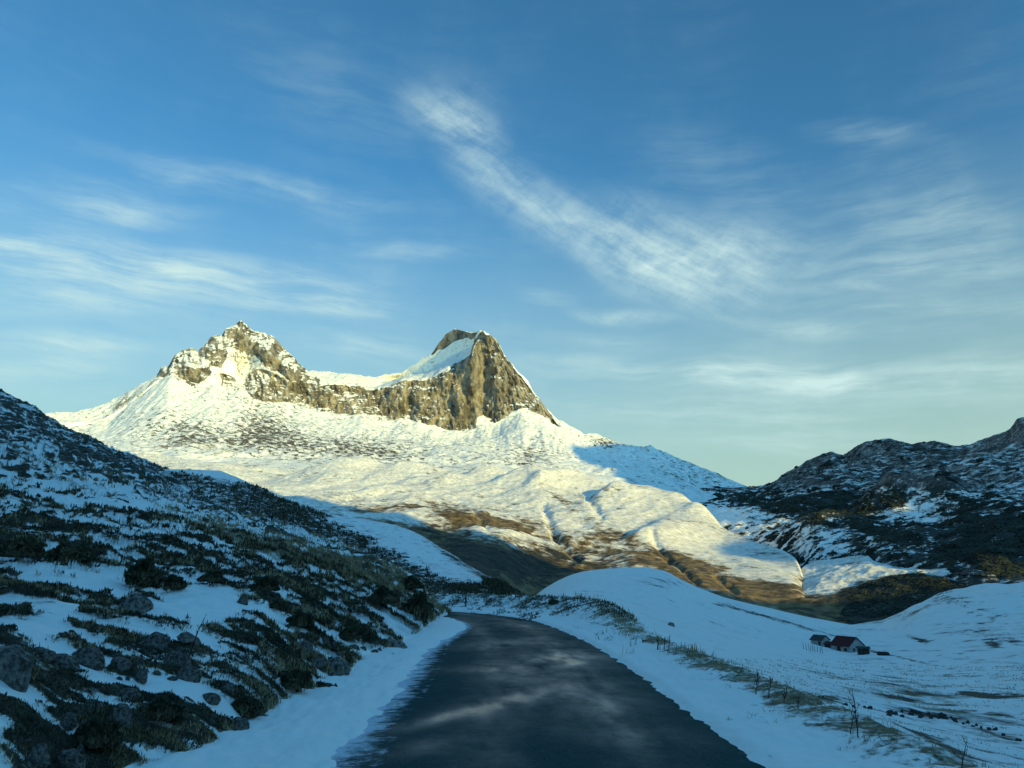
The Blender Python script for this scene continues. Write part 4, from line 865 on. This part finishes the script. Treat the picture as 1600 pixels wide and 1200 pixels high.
# ================================================================== farmstead in the valley
M_wall = plain_mat('whitewashed_plaster', (0.22, 0.22, 0.21), (0.36, 0.36, 0.34), 1.5, .9, .2, .02)
M_red = plain_mat('red_sheet_roof', (0.05, 0.009, 0.009), (0.085, 0.014, 0.012), 2, .6, .2, .02)
M_dark = plain_mat('dark_sheet_roof', (0.03, 0.035, 0.035), (0.06, 0.065, 0.06), 2, .7, .2, .02)
M_wood = plain_mat('weathered_dark_boards', (0.02, 0.016, 0.013), (0.06, 0.05, 0.04), 3, .85, .5, .03)
M_glass = plain_mat('dark_window_glass', (0.01, 0.012, 0.015), (0.02, 0.022, 0.025), 3, .15, 0, .01)
def box(V, Fc, x0, x1, y0, y1, z0, z1):
    b = len(V); V += [(x, y, z) for z in (z0, z1) for x, y in ((x0, y0), (x1, y0), (x1, y1), (x0, y1))]
    Fc += [(b, b+3, b+2, b+1), (b+4, b+5, b+6, b+7), (b, b+1, b+5, b+4), (b+1, b+2, b+6, b+5), (b+2, b+3, b+7, b+6), (b+3, b, b+4, b+7)]
def boxobj(name, mat, par, *a):
    V = []; Fc = []; box(V, Fc, *a); return tri_mesh(name, V, Fc, mat, par)
def house(nm, p, rz, Lh, Wh, hw, hr, roofmat, wallmat, lab, cat, doors=(), wins=(), gwins=(), over=.25):
    e_ = empty(nm, p, rz); a, b = Lh/2, Wh/2
    V = [(-a,-b,-1.2),(a,-b,-1.2),(a,b,-1.2),(-a,b,-1.2),(-a,-b,hw),(a,-b,hw),(a,b,hw),(-a,b,hw),(-a,0,hw+hr),(a,0,hw+hr)]
    bm = bmesh.new(); vs = [bm.verts.new(v) for v in V]
    for f in ((0,1,5,4),(2,3,7,6),(1,2,6,9,5),(3,0,4,8,7),(4,5,9,8),(6,7,8,9),(3,2,1,0)): bm.faces.new([vs[i] for i in f])
    me = bpy.data.meshes.new('wall'); bm.to_mesh(me); bm.free(); me.materials.append(wallmat); o = bpy.data.objects.new('wall', me); COL.objects.link(o); o.parent = e_
    # roof: two slabs with eaves
    sl = hr/b; t_ = .10; A2 = a+over; V = []; Fc = []
    for sgn in (-1, 1):
        y1 = sgn*(b+over); z1 = hw-over*sl; k = len(V)
        V += [(-A2, 0, hw+hr+.03), (A2, 0, hw+hr+.03), (A2, y1, z1+.03), (-A2, y1, z1+.03), (-A2, 0, hw+hr+.03+t_), (A2, 0, hw+hr+.03+t_), (A2, y1, z1+.03+t_), (-A2, y1, z1+.03+t_)]
        Fc += [(k, k+1, k+2, k+3), (k+4, k+7, k+6, k+5), (k+2, k+6, k+7, k+3), (k+1, k+5, k+6, k+2), (k, k+3, k+7, k+4)]
    tri_mesh('roof', V, Fc, roofmat, e_)
    for (x, w_, h_) in doors: boxobj('door', M_wood, e_, x-w_/2, x+w_/2, -b-.04, -b+.02, -.3, h_)
    for (x, z, w_, h_) in wins:
        f = boxobj('window', M_wood, e_, x-w_/2-.07, x+w_/2+.07, -b-.03, -b+.02, z-.07, z+h_+.07); boxobj('pane', M_glass, f, x-w_/2, x+w_/2, -b-.045, -b-.02, z, z+h_)
    for (y, z, w_, h_) in gwins:
        f = boxobj('window', M_wood, e_, a-.02, a+.03, y-w_/2-.07, y+w_/2+.07, z-.07, z+h_+.07); boxobj('pane', M_glass, f, a+.02, a+.045, y-w_/2, y+w_/2, z, z+h_)
    tag(e_, lab, cat); return e_
hp = pick('valley', 1321, 1017); m = float(np.linalg.norm(hp))/F
def near(x, y): return pick('valley', x, y)
RZ = R_(-62)
hc = hp+np.array([17*m, 5.0, 0]); hc[2] = near(1334, 1014)[2]
house('farmhouse', hc, RZ, 31*m, 30*m, 9.5*m, 11*m, M_red, M_wall, 'small white farmhouse with a dark red pitched roof and white gable', 'house', doors=[(-2*m, 6*m, 8*m)], wins=[(9*m, 3*m, 4*m, 3*m)], gwins=[(-6*m, 3*m, 2.6*m, 3.2*m), (4*m, 3*m, 2.6*m, 3.2*m)])
sc_ = near(1292, 1008)+np.array([0, 3.5, 0])
house('outbuilding', sc_, RZ, 20*m, 17*m, 9*m, 6*m, M_dark, M_wall, 'pale outbuilding with a dark grey roof left of the red roofed farmhouse', 'outbuilding', doors=[(6*m, 4*m, 7*m)])
ann = near(1311, 1013)+np.array([0, 5.0, 0])
house('lean_to', ann, RZ, 9*m, 12*m, 6*m, 3*m, M_wood, M_wood, 'low dark timber annex squeezed between the two white farm buildings', 'annex', doors=[(0, 4*m, 5*m)])
shd = near(1354, 1021)+np.array([0, 2.0, 0])
house('shed', shd, R_(-10), 13*m, 8*m, 7.5*m, 1.5*m, M_dark, M_wood, 'small dark shed just right of the farmhouse gable', 'shed', doors=[(0, 4*m, 6*m)])
tr = near(1379, 1021); e_ = empty('woodpile', tr, R_(-5)); 
for zz, nn in ((0, 7), (1, 6)):
    for k in range(nn):
        bm = bmesh.new(); bmesh.ops.create_cone(bm, cap_ends=True, segments=10, radius1=.22, radius2=.20, depth=1.3); me = bpy.data.meshes.new('log'); bm.to_mesh(me); bm.free(); me.materials.append(M_wood)
        o = bpy.data.objects.new('log', me); COL.objects.link(o); o.parent = e_; o.rotation_euler = (math.pi/2, 0, 0); o.location = ((k-(nn-1)/2)*.30, 0, .18+zz*.30)
tag(e_, 'low dark stack of logs on snow right of the shed', 'woodpile')
for k, x in enumerate(np.linspace(1257, 1287, 9)):
    p = near(x, 1011+k*.9+(k % 2)); bm = bmesh.new(); bmesh.ops.create_cone(bm, cap_ends=True, segments=8, radius1=.06, radius2=.04, depth=1.4); me = bpy.data.meshes.new('fence_post'); bm.to_mesh(me); bm.free(); me.materials.append(M_wood)
    o = bpy.data.objects.new('fence_post', me); COL.objects.link(o); o.location = p+np.array([0, 0, .6]); o.rotation_euler = (random.uniform(-.08, .08), random.uniform(-.08, .08), 0)
    tag(o, 'thin weathered stake in the row before the farm outbuilding', 'fence post', 'stakes before the farm')
o = rock('boulder', 'valley', 1051, 974, 10, 8, 'lone squarish boulder on the smooth snow mound right of the road', None, 1)
p = pick('verge', 728, 945); bm = bmesh.new(); bmesh.ops.create_cone(bm, cap_ends=True, segments=8, radius1=.03, radius2=.025, depth=.6); me = bpy.data.meshes.new('snow_pole'); bm.to_mesh(me); bm.free(); me.materials.append(M_twig)
o = bpy.data.objects.new('snow_pole', me); COL.objects.link(o); o.location = p+np.array([0, 0, .2]); tag(o, 'thin pole standing on the outer bank at the road bend', 'pole')
